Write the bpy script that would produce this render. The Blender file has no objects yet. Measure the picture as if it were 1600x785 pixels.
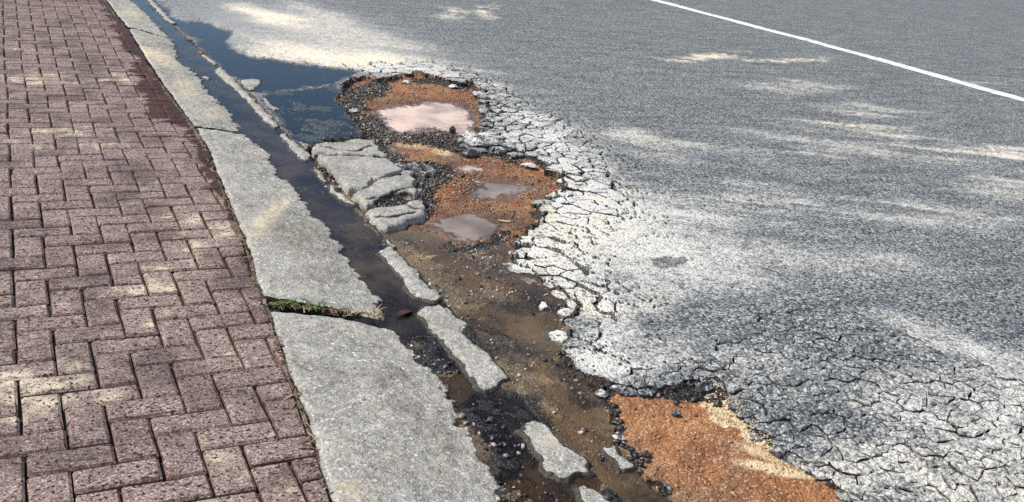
import bpy, math, random
import numpy as np
from mathutils import Matrix, Vector

random.seed(7)
rng = np.random.default_rng(11)
scene = bpy.context.scene
C = scene.collection

# ------------------------------------------------------------------ camera
F_PX, CX, CY = 1544.05, 800.0, 392.5            # focal length and centre for a 1600 x 785 frame
PITCH, YAW, ROLL = 0.35625, 0.48954, 0.11293
CAM = np.array([0.0383, -2.2166, 1.4184])
_cp, _sp, _c, _s = math.cos(PITCH), math.sin(PITCH), math.cos(YAW), math.sin(YAW)
FW = np.array([_s*_cp, _c*_cp, -_sp])
R0 = np.array([_c, -_s, 0.0])
U0 = np.cross(R0, FW)
RI = math.cos(ROLL)*R0 + math.sin(ROLL)*U0
UP = -math.sin(ROLL)*R0 + math.cos(ROLL)*U0
cam_data = bpy.data.cameras.new('camera')
cam = bpy.data.objects.new('camera', cam_data)
C.objects.link(cam)
cam_data.sensor_fit = 'HORIZONTAL'
cam_data.sensor_width = 36.0
cam_data.lens = 36.0*F_PX/1600.0
cam_data.clip_start = 0.05
cam_data.clip_end = 3000
m = Matrix.Identity(4)
for r_ in range(3):
    m[r_][0], m[r_][1], m[r_][2], m[r_][3] = RI[r_], UP[r_], -FW[r_], CAM[r_]
cam.matrix_world = m
scene.camera = cam

# ------------------------------------------------------------------ sky, sun, exposure
SUN_EL = math.radians(50)
SUN_DIR = np.array([-0.86, 0.51])               # ground direction towards the sun (x across, y along the kerb)
SUN_DIR = SUN_DIR/np.linalg.norm(SUN_DIR)
world = bpy.data.worlds.new('World')
scene.world = world
world.use_nodes = True
wn, wl = world.node_tree.nodes, world.node_tree.links
wn.clear()
w_out = wn.new('ShaderNodeOutputWorld')
w_bg = wn.new('ShaderNodeBackground')
w_sky = wn.new('ShaderNodeTexSky')
w_sky.sky_type = 'NISHITA'
w_sky.sun_disc = False
w_sky.sun_elevation = SUN_EL
w_sky.sun_rotation = math.atan2(SUN_DIR[0], SUN_DIR[1])
w_sky.altitude = 200
w_sky.air_density = 1.0
w_sky.dust_density = 0.1
w_sky.ozone_density = 5.0
w_tc = wn.new('ShaderNodeTexCoord')
w_map = wn.new('ShaderNodeMapping')
w_map.inputs['Scale'].default_value = (1.0, 1.0, 2.6)
w_map.inputs['Location'].default_value = (3.1, 0.4, 0.0)
w_noise = wn.new('ShaderNodeTexNoise')
w_noise.inputs['Scale'].default_value = 3.2
w_noise.inputs['Detail'].default_value = 7.0
w_noise.inputs['Roughness'].default_value = 0.55
w_ramp = wn.new('ShaderNodeValToRGB')
w_ramp.color_ramp.elements[0].position = 0.52
w_ramp.color_ramp.elements[1].position = 0.64
w_mix = wn.new('ShaderNodeMix')
w_mix.data_type = 'RGBA'
w_mix.inputs['B'].default_value = (9.5, 9.2, 9.0, 1)
wl.new(w_tc.outputs['Generated'], w_map.inputs['Vector'])
wl.new(w_map.outputs[0], w_noise.inputs['Vector'])
wl.new(w_noise.outputs[0], w_ramp.inputs[0])
wl.new(w_ramp.outputs[0], w_mix.inputs['Factor'])
wl.new(w_sky.outputs[0], w_mix.inputs['A'])
wl.new(w_mix.outputs['Result'], w_bg.inputs['Color'])
w_bg.inputs['Strength'].default_value = 0.10
wl.new(w_bg.outputs[0], w_out.inputs['Surface'])

sun_data = bpy.data.lights.new('sun', 'SUN')
sun_data.energy = 5.0
sun_data.angle = math.radians(0.53)
sun_data.color = (1.0, 0.935, 0.83)
sun = bpy.data.objects.new('sun', sun_data)
C.objects.link(sun)
_sd = Vector((SUN_DIR[0]*math.cos(SUN_EL), SUN_DIR[1]*math.cos(SUN_EL), math.sin(SUN_EL)))
sun.rotation_euler = _sd.to_track_quat('Z', 'Y').to_euler()
sun.location = (-4, 4, 8)
vs = scene.view_settings
vs.view_transform = 'Standard'
vs.look = 'None'
vs.exposure = 0.12
vs.gamma = 1.0
vs.use_curve_mapping = False

# ------------------------------------------------------------------ helpers: geometry of the ground seen in the frame
def G(px, py, z=0.0):
    """ground point(s) at height z behind frame point(s) px, py"""
    px = np.asarray(px, float); py = np.asarray(py, float)
    a = (px-CX)/F_PX; b = -(py-CY)/F_PX
    d = FW[None, :] + a.reshape(-1, 1)*RI[None, :] + b.reshape(-1, 1)*UP[None, :]
    t = (z-CAM[2])/d[:, 2]
    return CAM[None, :2] + t[:, None]*d[:, :2]
def poly(pts, z):
    p = np.array(pts, float)
    return G(p[:, 0], p[:, 1], z)
def sstep(a, b, x):
    t = np.clip((x-a)/(b-a), 0, 1)
    return t*t*(3-2*t)
def _hash(ix, iy, seed):
    h = (ix.astype(np.int64)*374761393 + iy.astype(np.int64)*668265263 + seed*1442695041) & 0xFFFFFFFF
    h = ((h ^ (h >> 13))*1274126177) & 0xFFFFFFFF
    h = ((h ^ (h >> 16))*2246822519) & 0xFFFFFFFF
    return ((h ^ (h >> 15)) & 0xFFFFFF)/float(0xFFFFFF)
def vnoise(x, y, seed=0):
    x = np.asarray(x, float); y = np.asarray(y, float)
    ix = np.floor(x).astype(np.int64); iy = np.floor(y).astype(np.int64)
    fx = x-ix; fy = y-iy
    fx = fx*fx*fx*(fx*(fx*6-15)+10); fy = fy*fy*fy*(fy*(fy*6-15)+10)
    a = _hash(ix, iy, seed); b = _hash(ix+1, iy, seed); c = _hash(ix, iy+1, seed); d = _hash(ix+1, iy+1, seed)
    return (a*(1-fx)+b*fx)*(1-fy)+(c*(1-fx)+d*fx)*fy
def fbm(x, y, scale, octv=4, seed=0, gain=0.5):
    """fractal noise about 0, roughly -1..1"""
    s = 0; amp = 1.0; tot = 0; f = scale
    for o in range(octv):
        s = s + amp*(vnoise(x*f+17.3*o, y*f-9.1*o, seed+o)*2-1); tot += amp; amp *= gain; f *= 2.03
    return s/tot*1.6
def sdf(X, Y, P):
    """signed distance to polygon P in metres, positive inside"""
    d2 = np.full(X.shape, 1e9); inside = np.zeros(X.shape, bool)
    n = len(P)
    for i in range(n):
        ax, ay = P[i]; bx, by = P[(i+1) % n]
        ex, ey = bx-ax, by-ay
        wx, wy = X-ax, Y-ay
        t = np.clip((wx*ex+wy*ey)/(ex*ex+ey*ey+1e-12), 0, 1)
        d2 = np.minimum(d2, (wx-ex*t)**2+(wy-ey*t)**2)
        cond = (ay > Y) != (by > Y)
        with np.errstate(divide='ignore', invalid='ignore'):
            xi = ax+(Y-ay)*ex/(ey if abs(ey) > 1e-12 else 1e-12)
        inside ^= cond & (X < xi)
    d = np.sqrt(d2)
    return np.where(inside, d, -d)
def polyline_d(X, Y, P):
    d2 = np.full(X.shape, 1e9)
    for i in range(len(P)-1):
        ax, ay = P[i]; bx, by = P[i+1]
        ex, ey = bx-ax, by-ay
        t = np.clip(((X-ax)*ex+(Y-ay)*ey)/(ex*ex+ey*ey+1e-12), 0, 1)
        d2 = np.minimum(d2, (X-ax-ex*t)**2+(Y-ay-ey*t)**2)
    return np.sqrt(d2)
def link_mesh(name, V, F, mat, parent=None, attrs=None, smooth=True):
    V = np.asarray(V, np.float32); F = np.asarray(F, np.int32)
    me = bpy.data.meshes.new(name)
    me.vertices.add(len(V)); me.vertices.foreach_set('co', V.ravel())
    k = F.shape[1]
    me.loops.add(F.size); me.loops.foreach_set('vertex_index', F.ravel())
    me.polygons.add(len(F)); me.polygons.foreach_set('loop_start', np.arange(0, F.size, k, dtype=np.int32))
    if smooth:
        me.polygons.foreach_set('use_smooth', np.ones(len(F), bool))
    me.update(calc_edges=True)
    if attrs:
        for an, av in attrs.items():
            at = me.attributes.new(an, 'FLOAT', 'POINT')
            at.data.foreach_set('value', np.asarray(av, np.float32))
    me.materials.append(mat)
    o = bpy.data.objects.new(name, me)
    C.objects.link(o)
    if parent:
        o.parent = parent
    return o
def py_mesh(name, V, F, mat, parent=None, smooth=False):
    me = bpy.data.meshes.new(name)
    me.from_pydata([tuple(v) for v in V], [], F)
    if smooth:
        me.polygons.foreach_set('use_smooth', np.ones(len(me.polygons), bool))
    me.update()
    me.materials.append(mat)
    o = bpy.data.objects.new(name, me)
    C.objects.link(o)
    if parent:
        o.parent = parent
    return o
def tag(o, label=None, cat=None, group=None, kind=None):
    if label: o['label'] = label
    if cat: o['category'] = cat
    if group: o['group'] = group
    if kind: o['kind'] = kind
    return o
def compact(V, F, attrs=None):
    used = np.zeros(len(V), bool); used[F.ravel()] = True
    idx = np.cumsum(used)-1
    return V[used], idx[F], ({k: v[used] for k, v in attrs.items()} if attrs else None)
def grid_faces(nr, nc):
    i = np.arange(nr*nc).reshape(nr, nc)
    return np.stack([i[:-1, :-1], i[1:, :-1], i[1:, 1:], i[:-1, 1:]], -1).reshape(-1, 4)

# ------------------------------------------------------------------ materials
class NT:
    def __init__(s, name):
        s.m = bpy.data.materials.new(name); s.m.use_nodes = True
        s.n = s.m.node_tree.nodes; s.l = s.m.node_tree.links; s.n.clear()
        s.out = s.n.new('ShaderNodeOutputMaterial')
    def put(s, sock, v):
        if v is None: return
        if isinstance(v, bpy.types.NodeSocket): s.l.new(v, sock)
        elif isinstance(v, (tuple, list)) and len(v) == 3 and sock.type == 'RGBA': sock.default_value = (*v, 1)
        else: sock.default_value = v
    def math(s, op, a, b=None, c=None, clamp=False):
        n = s.n.new('ShaderNodeMath'); n.operation = op; n.use_clamp = clamp
        s.put(n.inputs[0], a); s.put(n.inputs[1], b)
        if c is not None: s.put(n.inputs[2], c)
        return n.outputs[0]
    def mix(s, f, a, b, mode='MIX'):
        n = s.n.new('ShaderNodeMix'); n.data_type = 'RGBA'; n.blend_type = mode
        s.put(n.inputs['Factor'], f); s.put(n.inputs['A'], a); s.put(n.inputs['B'], b)
        return n.outputs['Result']
    def ss(s, x, lo, hi):
        n = s.n.new('ShaderNodeMapRange'); n.interpolation_type = 'SMOOTHSTEP'
        s.put(n.inputs['Value'], x); s.put(n.inputs['From Min'], lo); s.put(n.inputs['From Max'], hi)
        return n.outputs[0]
    def noise(s, vec, scale, detail=3, rough=0.55):
        n = s.n.new('ShaderNodeTexNoise'); s.put(n.inputs['Vector'], vec)
        n.inputs['Scale'].default_value = scale; n.inputs['Detail'].default_value = detail; n.inputs['Roughness'].default_value = rough
        return n.outputs[0]
    def voro(s, vec, scale, feature='F1', rand=1.0):
        n = s.n.new('ShaderNodeTexVoronoi'); s.put(n.inputs['Vector'], vec); n.feature = feature
        n.inputs['Scale'].default_value = scale; n.inputs['Randomness'].default_value = rand
        return n
    def attr(s, name, typ='GEOMETRY'):
        n = s.n.new('ShaderNodeAttribute'); n.attribute_name = name; n.attribute_type = typ
        return n.outputs['Fac']
    def sepx(s, col, i):
        n = s.n.new('ShaderNodeSeparateColor'); s.put(n.inputs[0], col)
        return n.outputs[i]
    def pos(s):
        return s.n.new('ShaderNodeNewGeometry').outputs['Position']
    def nz(s):
        n = s.n.new('ShaderNodeSeparateXYZ'); s.l.new(s.n.new('ShaderNodeNewGeometry').outputs['True Normal'], n.inputs[0])
        return n.outputs[2]
    def ramp(s, f, stops):
        n = s.n.new('ShaderNodeValToRGB'); s.put(n.inputs[0], f)
        e = n.color_ramp.elements
        while len(e) < len(stops): e.new(0.5)
        for el, (p, c) in zip(e, stops):
            el.position = p; el.color = (*c, 1) if len(c) == 3 else c
        return n.outputs[0]
    def bump(s, h, strength, dist, prev=None):
        n = s.n.new('ShaderNodeBump'); s.put(n.inputs['Height'], h)
        n.inputs['Strength'].default_value = strength; n.inputs['Distance'].default_value = dist
        if prev is not None: s.l.new(prev, n.inputs['Normal'])
        return n.outputs[0]
    def done(s, col, rough, normal=None, spec=0.4, coat=None):
        p = s.n.new('ShaderNodeBsdfPrincipled')
        s.put(p.inputs['Base Color'], col); s.put(p.inputs['Roughness'], rough)
        s.put(p.inputs['Specular IOR Level'], spec)
        if normal is not None: s.l.new(normal, p.inputs['Normal'])
        if coat is not None:
            s.put(p.inputs['Coat Weight'], coat); p.inputs['Coat Roughness'].default_value = 0.06; p.inputs['Coat IOR'].default_value = 1.33
        s.l.new(p.outputs[0], s.out.inputs['Surface'])
        return s.m

def mat_asphalt(name, dusty=1.0):
    t = NT(name); P = t.pos()
    v1 = t.voro(P, 85); v2 = t.voro(P, 210)
    r1 = t.sepx(v1.outputs['Color'], 0); r2 = t.sepx(v2.outputs['Color'], 1)
    smooth = t.attr('smooth')
    stone = t.ramp(r1, [(0.0, (0.045, 0.049, 0.052)), (0.30, (0.15, 0.16, 0.165)), (0.65, (0.30, 0.31, 0.308)), (0.86, (0.52, 0.525, 0.50)), (1.0, (0.90, 0.89, 0.84))])
    fine = t.ramp(r2, [(0.0, (0.04, 0.044, 0.048)), (0.45, (0.22, 0.232, 0.235)), (0.85, (0.48, 0.485, 0.47)), (1.0, (0.85, 0.84, 0.80))])
    c = t.mix(0.5, stone, fine)
    c = t.mix(t.ss(v1.outputs['Distance'], 0.50, 0.80), c, (0.035, 0.037, 0.042))
    mp = t.n.new('ShaderNodeMapping'); t.l.new(P, mp.inputs[0]); mp.inputs['Rotation'].default_value = (0, 0, YAW); mp.inputs['Scale'].default_value = (0.5, 2.4, 1.0)
    big = t.noise(mp.outputs[0], 3.6, 8, 0.74)
    v3 = t.voro(P, 38); r3 = t.sepx(v3.outputs['Color'], 2)
    c = t.mix(t.math('MULTIPLY', t.ss(r3, 0.26, 0.10), t.ss(v3.outputs['Distance'], 0.55, 0.30)), c, (0.03, 0.032, 0.035))
    c = t.mix(t.math('MULTIPLY', t.math('MULTIPLY', t.ss(r3, 0.84, 0.92), t.ss(v3.outputs['Distance'], 0.50, 0.25)), 0.75), c, (0.72, 0.72, 0.69))
    c = t.mix(t.ss(big, 0.58, 0.38), c, (0.66, 0.685, 0.715), 'MULTIPLY')
    c = t.mix(1.0, c, (0.89, 0.925, 0.96), 'MULTIPLY')
    c = t.mix(t.math('MULTIPLY', smooth, 0.7), c, (0.36, 0.365, 0.365))
    # dust: a mask of its own shape, broken up by the grain, lying on what faces up
    dust = t.math('ADD', t.attr('dust'), t.attr('dusty', 'OBJECT'))
    g = t.noise(P, 48, 5, 0.72); g2 = t.noise(P, 6, 5, 0.62)
    th = t.math('ADD', t.math('MULTIPLY', t.math('SUBTRACT', g, 0.5), 2.2), t.math('MULTIPLY', t.math('SUBTRACT', g2, 0.5), 0.9))
    th = t.math('ADD', th, t.math('MULTIPLY', t.math('SUBTRACT', r2, 0.5), 0.5))
    th = t.math('ADD', th, t.math('MULTIPLY', t.math('SUBTRACT', t.noise(P, 17, 4, 0.65), 0.5), 1.2))
    dm = t.ss(t.math('SUBTRACT', t.math('MULTIPLY', t.math('SUBTRACT', dust, 0.40), 1.7), th), -0.75, 0.65)
    dm = t.math('MULTIPLY', dm, t.ss(dust, 0.0, 0.22))
    dm = t.math('MULTIPLY', dm, t.ss(t.nz(), 0.35, 0.8))
    warm = t.attr('warm')
    dcol = t.mix(t.math('MULTIPLY', warm, t.ss(g2, 0.25, 0.6)), (0.70, 0.70, 0.67), (0.82, 0.73, 0.55))
    c = t.mix(dm, c, dcol)
    c = t.mix(t.math('MULTIPLY', t.math('MULTIPLY', t.ss(r3, 0.24, 0.10), t.ss(v3.outputs['Distance'], 0.50, 0.25)), 0.8), c, (0.045, 0.047, 0.05))
    c = t.mix(t.math('MULTIPLY', t.ss(r1, 0.16, 0.04), 0.6), c, (0.06, 0.062, 0.066))
    tar = t.attr('tar')
    c = t.mix(t.math('MULTIPLY', tar, 0.92), c, t.mix(r2, (0.012, 0.012, 0.014), (0.075, 0.070, 0.066)))
    wet = t.attr('wet')
    c = t.mix(t.math('MULTIPLY', wet, 0.9), c, (0.11, 0.11, 0.12), 'MULTIPLY')
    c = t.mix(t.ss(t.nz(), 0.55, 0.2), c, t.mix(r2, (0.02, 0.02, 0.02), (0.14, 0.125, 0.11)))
    h = t.math('ADD', t.math('MULTIPLY', v1.outputs['Distance'], -1.0), t.math('MULTIPLY', r1, 0.55))
    h = t.math('ADD', h, t.math('MULTIPLY', v2.outputs['Distance'], -0.4))
    h = t.math('MULTIPLY', h, t.math('SUBTRACT', 1.0, t.math('MULTIPLY', smooth, 0.7)))
    nb = t.bump(h, 1.0, 0.006)
    rough = t.math('SUBTRACT', 0.78, t.math('MULTIPLY', wet, 0.55))
    return t.done(c, rough, nb, spec=0.35)

def mat_concrete(name, white=0.0, aggr=1.0):
    t = NT(name); P = t.pos()
    v = t.voro(P, 62); r = t.sepx(v.outputs['Color'], 0); r3 = t.sepx(v.outputs['Color'], 2)
    v2 = t.voro(P, 210); r2 = t.sepx(v2.outputs['Color'], 1)
    n1 = t.noise(P, 6, 6, 0.62); n2 = t.noise(P, 130, 4, 0.7); n3 = t.noise(P, 26, 5, 0.65)
    k = 0.07*white
    base = t.ramp(n1, [(0.30, (0.14+k, 0.143+k, 0.140+k)), (0.5, (0.26+k, 0.26+k, 0.248+k)), (0.70, (0.40+k, 0.39+k, 0.355+k))])
    base = t.mix(t.math('MULTIPLY', t.ss(n3, 0.42, 0.68), 0.8), base, (0.56, 0.55, 0.51))
    speck = t.ramp(r2, [(0.0, (0.05, 0.05, 0.053)), (0.3, (0.23, 0.23, 0.225)), (0.75, (0.42, 0.415, 0.39)), (1.0, (0.80, 0.79, 0.77))])
    c = t.mix(0.50, base, speck)
    # scattered stones showing in the worn face, some blue-grey, some white
    sm = t.math('MULTIPLY', t.ss(v.outputs['Distance'], 0.46, 0.36), t.ss(r, 0.80, 0.84))
    c = t.mix(t.math('MULTIPLY', sm, aggr), c, t.ramp(r3, [(0.0, (0.13, 0.15, 0.18)), (0.4, (0.36, 0.40, 0.44)), (1.0, (0.74, 0.74, 0.72))]))
    pits = t.ss(n2, 0.41, 0.33)
    c = t.mix(pits, c, (0.055, 0.052, 0.05))
    c = t.mix(1.0, c, (1.0, 0.985, 0.945), 'MULTIPLY')
    dust = t.attr('dust')
    dm = t.ss(t.math('SUBTRACT', t.math('MULTIPLY', t.math('SUBTRACT', dust, 0.42), 1.8), t.math('ADD', t.math('MULTIPLY', t.math('SUBTRACT', n3, 0.5), 2.6), t.math('MULTIPLY', t.math('SUBTRACT', n2, 0.5), 1.5))), -0.7, 0.7)
    dm = t.math('MULTIPLY', dm, t.ss(dust, 0.03, 0.25))
    c = t.mix(t.math('MULTIPLY', dm, 0.85), c, (0.70, 0.60, 0.42))
    stain = t.noise(P, 2.3, 7, 0.7)
    c = t.mix(t.math('MULTIPLY', t.ss(stain, 0.52, 0.34), 0.7), c, (0.56, 0.54, 0.50), 'MULTIPLY')
    c = t.mix(t.math('MULTIPLY', t.ss(stain, 0.55, 0.70), 0.35), c, (0.60, 0.54, 0.42))
    wet = t.attr('wet')
    wm = t.ss(t.math('ADD', wet, t.math('MULTIPLY', t.math('SUBTRACT', n3, 0.5), 0.9)), 0.35, 0.6)
    c = t.mix(wm, c, (0.13, 0.115, 0.10), 'MULTIPLY')
    side_tint = t.attr('edge')
    c = t.mix(t.math('MULTIPLY', side_tint, 0.75), c, (0.30, 0.20, 0.11))  # brown tint on the slab sides
    h = t.math('ADD', t.math('MULTIPLY', n2, 1.0), t.math('MULTIPLY', v2.outputs['Distance'], -0.5))
    h = t.math('ADD', h, t.math('MULTIPLY', sm, 0.7))
    nb = t.bump(h, 0.8, 0.004)
    return t.done(c, t.math('SUBTRACT', 0.82, t.math('MULTIPLY', wm, 0.5)), nb, spec=0.3)

def mat_soil(name):
    t = NT(name); P = t.pos()
    n1 = t.noise(P, 7, 6, 0.62); n2 = t.noise(P, 60, 5, 0.68); v = t.voro(P, 150); r = t.sepx(v.outputs['Color'], 0)
    orange = t.ramp(n1, [(0.3, (0.155, 0.064, 0.028)), (0.5, (0.30, 0.122, 0.048)), (0.7, (0.42, 0.205, 0.092))])
    n0 = t.noise(P, 2.1, 5, 0.65)
    orange = t.mix(t.math('MULTIPLY', t.ss(n0, 0.52, 0.36), 0.7), orange, (0.19, 0.105, 0.058))
    orange = t.mix(t.math('MULTIPLY', t.ss(n0, 0.54, 0.68), 0.5), orange, (0.46, 0.25, 0.125))
    orange = t.mix(t.math('MULTIPLY', t.ss(r, 0.72, 1.0), 0.55), orange, (0.66, 0.46, 0.30))
    orange = t.mix(t.math('MULTIPLY', t.ss(r, 0.22, 0.0), 0.6), orange, (0.10, 0.05, 0.03))
    brown = t.ramp(n1, [(0.3, (0.085, 0.066, 0.044)), (0.48, (0.20, 0.148, 0.09)), (0.72, (0.34, 0.24, 0.14))])
    brown = t.mix(t.ss(r, 0.93, 0.99), brown, (0.42, 0.36, 0.28))
    c = t.mix(t.attr('mud'), orange, brown)
    sand = t.math('MULTIPLY', t.attr('sand'), 1.0)
    sm = t.ss(t.math('SUBTRACT', t.math('MULTIPLY', sand, 1.6), t.math('ADD', t.math('MULTIPLY', n2, 0.6), t.math('MULTIPLY', n1, 0.5))), -0.2, 0.3)
    c = t.mix(sm, c, t.mix(n2, (0.52, 0.36, 0.20), (0.82, 0.68, 0.46)))
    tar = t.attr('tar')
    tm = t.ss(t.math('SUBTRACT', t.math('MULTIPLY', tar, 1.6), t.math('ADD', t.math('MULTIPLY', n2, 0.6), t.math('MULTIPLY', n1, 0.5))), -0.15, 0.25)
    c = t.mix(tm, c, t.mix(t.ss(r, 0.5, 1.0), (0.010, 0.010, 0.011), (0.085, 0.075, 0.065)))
    wet = t.attr('wet')
    c = t.mix(t.math('MULTIPLY', wet, 0.75), c, (0.48, 0.44, 0.40), 'MULTIPLY')
    c = t.mix(t.ss(t.nz(), 0.62, 0.30), c, t.mix(r, (0.012, 0.011, 0.010), (0.09, 0.07, 0.05)))  # steep faces go near black: the rim's shadow put into the colour
    h = t.math('ADD', t.math('MULTIPLY', n2, 1.0), t.math('MULTIPLY', v.outputs['Distance'], -0.6))
    nb = t.bump(t.math('ADD', h, t.math('MULTIPLY', t.noise(P, 14, 5, 0.65), 2.2)), 0.9, 0.009)
    return t.done(c, t.math('SUBTRACT', 0.85, t.math('MULTIPLY', wet, 0.5)), nb, spec=0.3)

def mat_brick():
    t = NT('brick_clay')
    n = t.n.new('ShaderNodeNewGeometry'); hue = n.outputs['Random Per Island']
    P = t.pos()
    n1 = t.noise(P, 11, 5, 0.6); n2 = t.math('MINIMUM', t.noise(P, 75, 4, 0.66), t.math('ADD', t.noise(P, 150, 3, 0.6), 0.035)); n4 = t.noise(P, 210, 3, 0.6)
    v = t.voro(P, 230); r = t.sepx(v.outputs['Color'], 0)
    body = t.mix(hue, (0.115, 0.070, 0.066), (0.25, 0.165, 0.150))
    body = t.mix(t.ss(n1, 0.35, 0.7), body, (0.31, 0.225, 0.21))
    grain = t.ramp(r, [(0.0, (0.06, 0.042, 0.042)), (0.35, (0.19, 0.13, 0.115)), (0.75, (0.36, 0.28, 0.25)), (1.0, (0.76, 0.70, 0.64))])
    c = t.mix(0.5, body, grain)
    pits = t.ss(n2, 0.425, 0.375)
    dust = t.attr('dust')
    dm = t.ss(t.math('SUBTRACT', t.math('MULTIPLY', t.math('SUBTRACT', dust, 0.5), 1.5), t.math('ADD', t.math('MULTIPLY', t.math('SUBTRACT', n1, 0.5), 4.2), t.math('MULTIPLY', t.math('SUBTRACT', n4, 0.5), 1.3))), -0.4, 0.9)
    dm = t.math('MULTIPLY', dm, t.ss(dust, 0.05, 0.3))
    dm = t.math('MULTIPLY', dm, t.ss(t.nz(), 0.4, 0.9))
    c = t.mix(dm, c, (0.70, 0.61, 0.46))
    soot = t.noise(P, 3.2, 6, 0.68)
    c = t.mix(t.math('MULTIPLY', t.ss(soot, 0.56, 0.36), 0.8), c, (0.38, 0.36, 0.37), 'MULTIPLY')
    c = t.mix(pits, c, (0.024, 0.018, 0.018))
    wet = t.attr('wet')
    wm = t.ss(t.math('ADD', wet, t.math('MULTIPLY', t.math('SUBTRACT', n1, 0.5), 1.6)), 0.40, 0.62)
    c = t.mix(wm, c, (0.26, 0.125, 0.10), 'MULTIPLY')
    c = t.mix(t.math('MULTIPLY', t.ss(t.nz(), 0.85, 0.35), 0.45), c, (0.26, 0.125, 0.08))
    h = t.math('ADD', t.math('MULTIPLY', pits, -1.0), t.math('MULTIPLY', n4, 0.5))
    nb = t.bump(h, 1.0, 0.006)
    return t.done(c, t.math('SUBTRACT', 0.8, t.math('MULTIPLY', wm, 0.2)), nb, spec=0.3)

def mat_stone(name, stops, rough=0.7, spec=0.4):
    t = NT(name); P = t.pos()
    r = t.n.new('ShaderNodeNewGeometry').outputs['Random Per Island']
    n = t.noise(P, 160, 3, 0.6)
    c = t.ramp(r, stops)
    c = t.mix(t.ss(n, 0.35, 0.65), t.mix(0.6, c, (0.4, 0.4, 0.4), 'MULTIPLY'), c)
    nb = t.bump(n, 0.6, 0.002)
    return t.done(c, rough, nb, spec=spec)

def mat_water(name, murk_col, murk=0.5, ripple=0.0, deep=0.02, scale=40, tint=(0.75, 0.72, 0.66)):
    """water film: clear where thin, clouded by silt as it deepens, cloud reflection painted in its tone, mirror by Fresnel"""
    t = NT(name); P = t.pos()
    depth = t.attr('depth')
    n1 = t.ss(t.noise(P, 4.5, 4, 0.5), 0.32, 0.66)  # broad patches lighten and darken the silt colour, painted cloud reflection
    tr = t.n.new('ShaderNodeBsdfTransparent'); tr.inputs[0].default_value = (*tint, 1)
    df = t.n.new('ShaderNodeBsdfDiffuse'); t.put(df.inputs[0], t.mix(n1, tuple(0.55*x for x in murk_col), tuple(1.2*x for x in murk_col)))
    mx = t.n.new('ShaderNodeMixShader')
    f = t.math('MULTIPLY', t.ss(depth, 0.0, deep), murk)
    t.put(mx.inputs[0], f); t.l.new(tr.outputs[0], mx.inputs[1]); t.l.new(df.outputs[0], mx.inputs[2])
    gl = t.n.new('ShaderNodeBsdfGlossy'); gl.inputs['Roughness'].default_value = 0.03
    fr = t.n.new('ShaderNodeFresnel'); fr.inputs['IOR'].default_value = 1.34
    if ripple > 0:
        mp = t.n.new('ShaderNodeMapping'); t.l.new(P, mp.inputs[0]); mp.inputs['Scale'].default_value = (1.0, 0.45, 1.0)
        nb = t.bump(t.noise(mp.outputs[0], scale, 3, 0.5), ripple, 0.01)
        t.l.new(nb, gl.inputs['Normal']); t.l.new(nb, fr.inputs['Normal'])
    m2 = t.n.new('ShaderNodeMixShader')
    t.l.new(fr.outputs[0], m2.inputs[0]); t.l.new(mx.outputs[0], m2.inputs[1]); t.l.new(gl.outputs[0], m2.inputs[2])
    t.l.new(m2.outputs[0], t.out.inputs['Surface'])
    return t.m

def mat_paint():
    t = NT('road_paint'); P = t.pos()
    n = t.noise(P, 70, 5, 0.7); v = t.voro(P, 120); r = t.sepx(v.outputs['Color'], 0)
    c = t.mix(n, (0.66, 0.67, 0.67), (0.86, 0.87, 0.86))
    n9 = t.noise(P, 7, 6, 0.7)
    wear = t.ss(t.math('ADD', t.math('ADD', t.math('MULTIPLY', n, 0.55), t.math('MULTIPLY', n9, 0.5)), t.math('MULTIPLY', r, 0.28)), 0.60, 0.50)
    c = t.mix(wear, c, (0.16, 0.165, 0.17))
    return t.done(c, 0.6, t.bump(v.outputs['Distance'], 0.5, 0.004), spec=0.4)

def mat_plain(name, a, b, scale, rough=0.8):
    t = NT(name); P = t.pos()
    n = t.noise(P, scale, 5, 0.6)
    return t.done(t.mix(t.ss(n, 0.3, 0.7), a, b), rough, t.bump(n, 0.5, 0.01), spec=0.3)

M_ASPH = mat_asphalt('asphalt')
M_CONC = mat_concrete('kerb_concrete')
M_LIP = mat_concrete('gutter_concrete', white=1.0, aggr=0.7)
M_SLAB = mat_concrete('broken_slab_concrete', white=0.2, aggr=0.5)
M_SOIL = mat_soil('soil')
M_BRICK = mat_brick()
M_JOINT = mat_plain('joint_sand', (0.016, 0.013, 0.012), (0.050, 0.040, 0.033), 60)
M_TARSTONE = mat_stone('tar_stone', [(0.0, (0.010, 0.010, 0.011)), (0.55, (0.040, 0.037, 0.034)), (0.85, (0.13, 0.115, 0.10)), (1.0, (0.50, 0.47, 0.42))], 0.45, 0.5)
M_GREYSTONE = mat_stone('grey_stone', [(0.0, (0.16, 0.15, 0.14)), (0.5, (0.36, 0.34, 0.31)), (1.0, (0.66, 0.63, 0.57))])
M_CLOD = mat_stone('soil_clod', [(0.0, (0.14, 0.06, 0.03)), (0.6, (0.36, 0.16, 0.07)), (1.0, (0.60, 0.42, 0.28))], 0.9, 0.2)
M_GUTW = mat_water('gutter_water_film', (0.12, 0.088, 0.06), 0.5, 0.10, 0.03, 38, tint=(0.62, 0.58, 0.52))
M_MUDW = mat_water('muddy_water_film', (0.17, 0.12, 0.07), 0.55, 0.03, 0.016, 25, tint=(0.88, 0.84, 0.76))
M_PUD = mat_water('silty_puddle_water', (0.66, 0.50, 0.40), 0.98, 0.0, 0.004)  # silt colour made paler to carry the reflected cloud too
M_PUDG = mat_water('grey_puddle_water', (0.27, 0.215, 0.18), 0.96, 0.0, 0.0035)
M_PAINT = mat_paint()
M_GROUND = mat_plain('verge_earth', (0.10, 0.09, 0.05), (0.19, 0.15, 0.09), 1.5)
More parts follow.
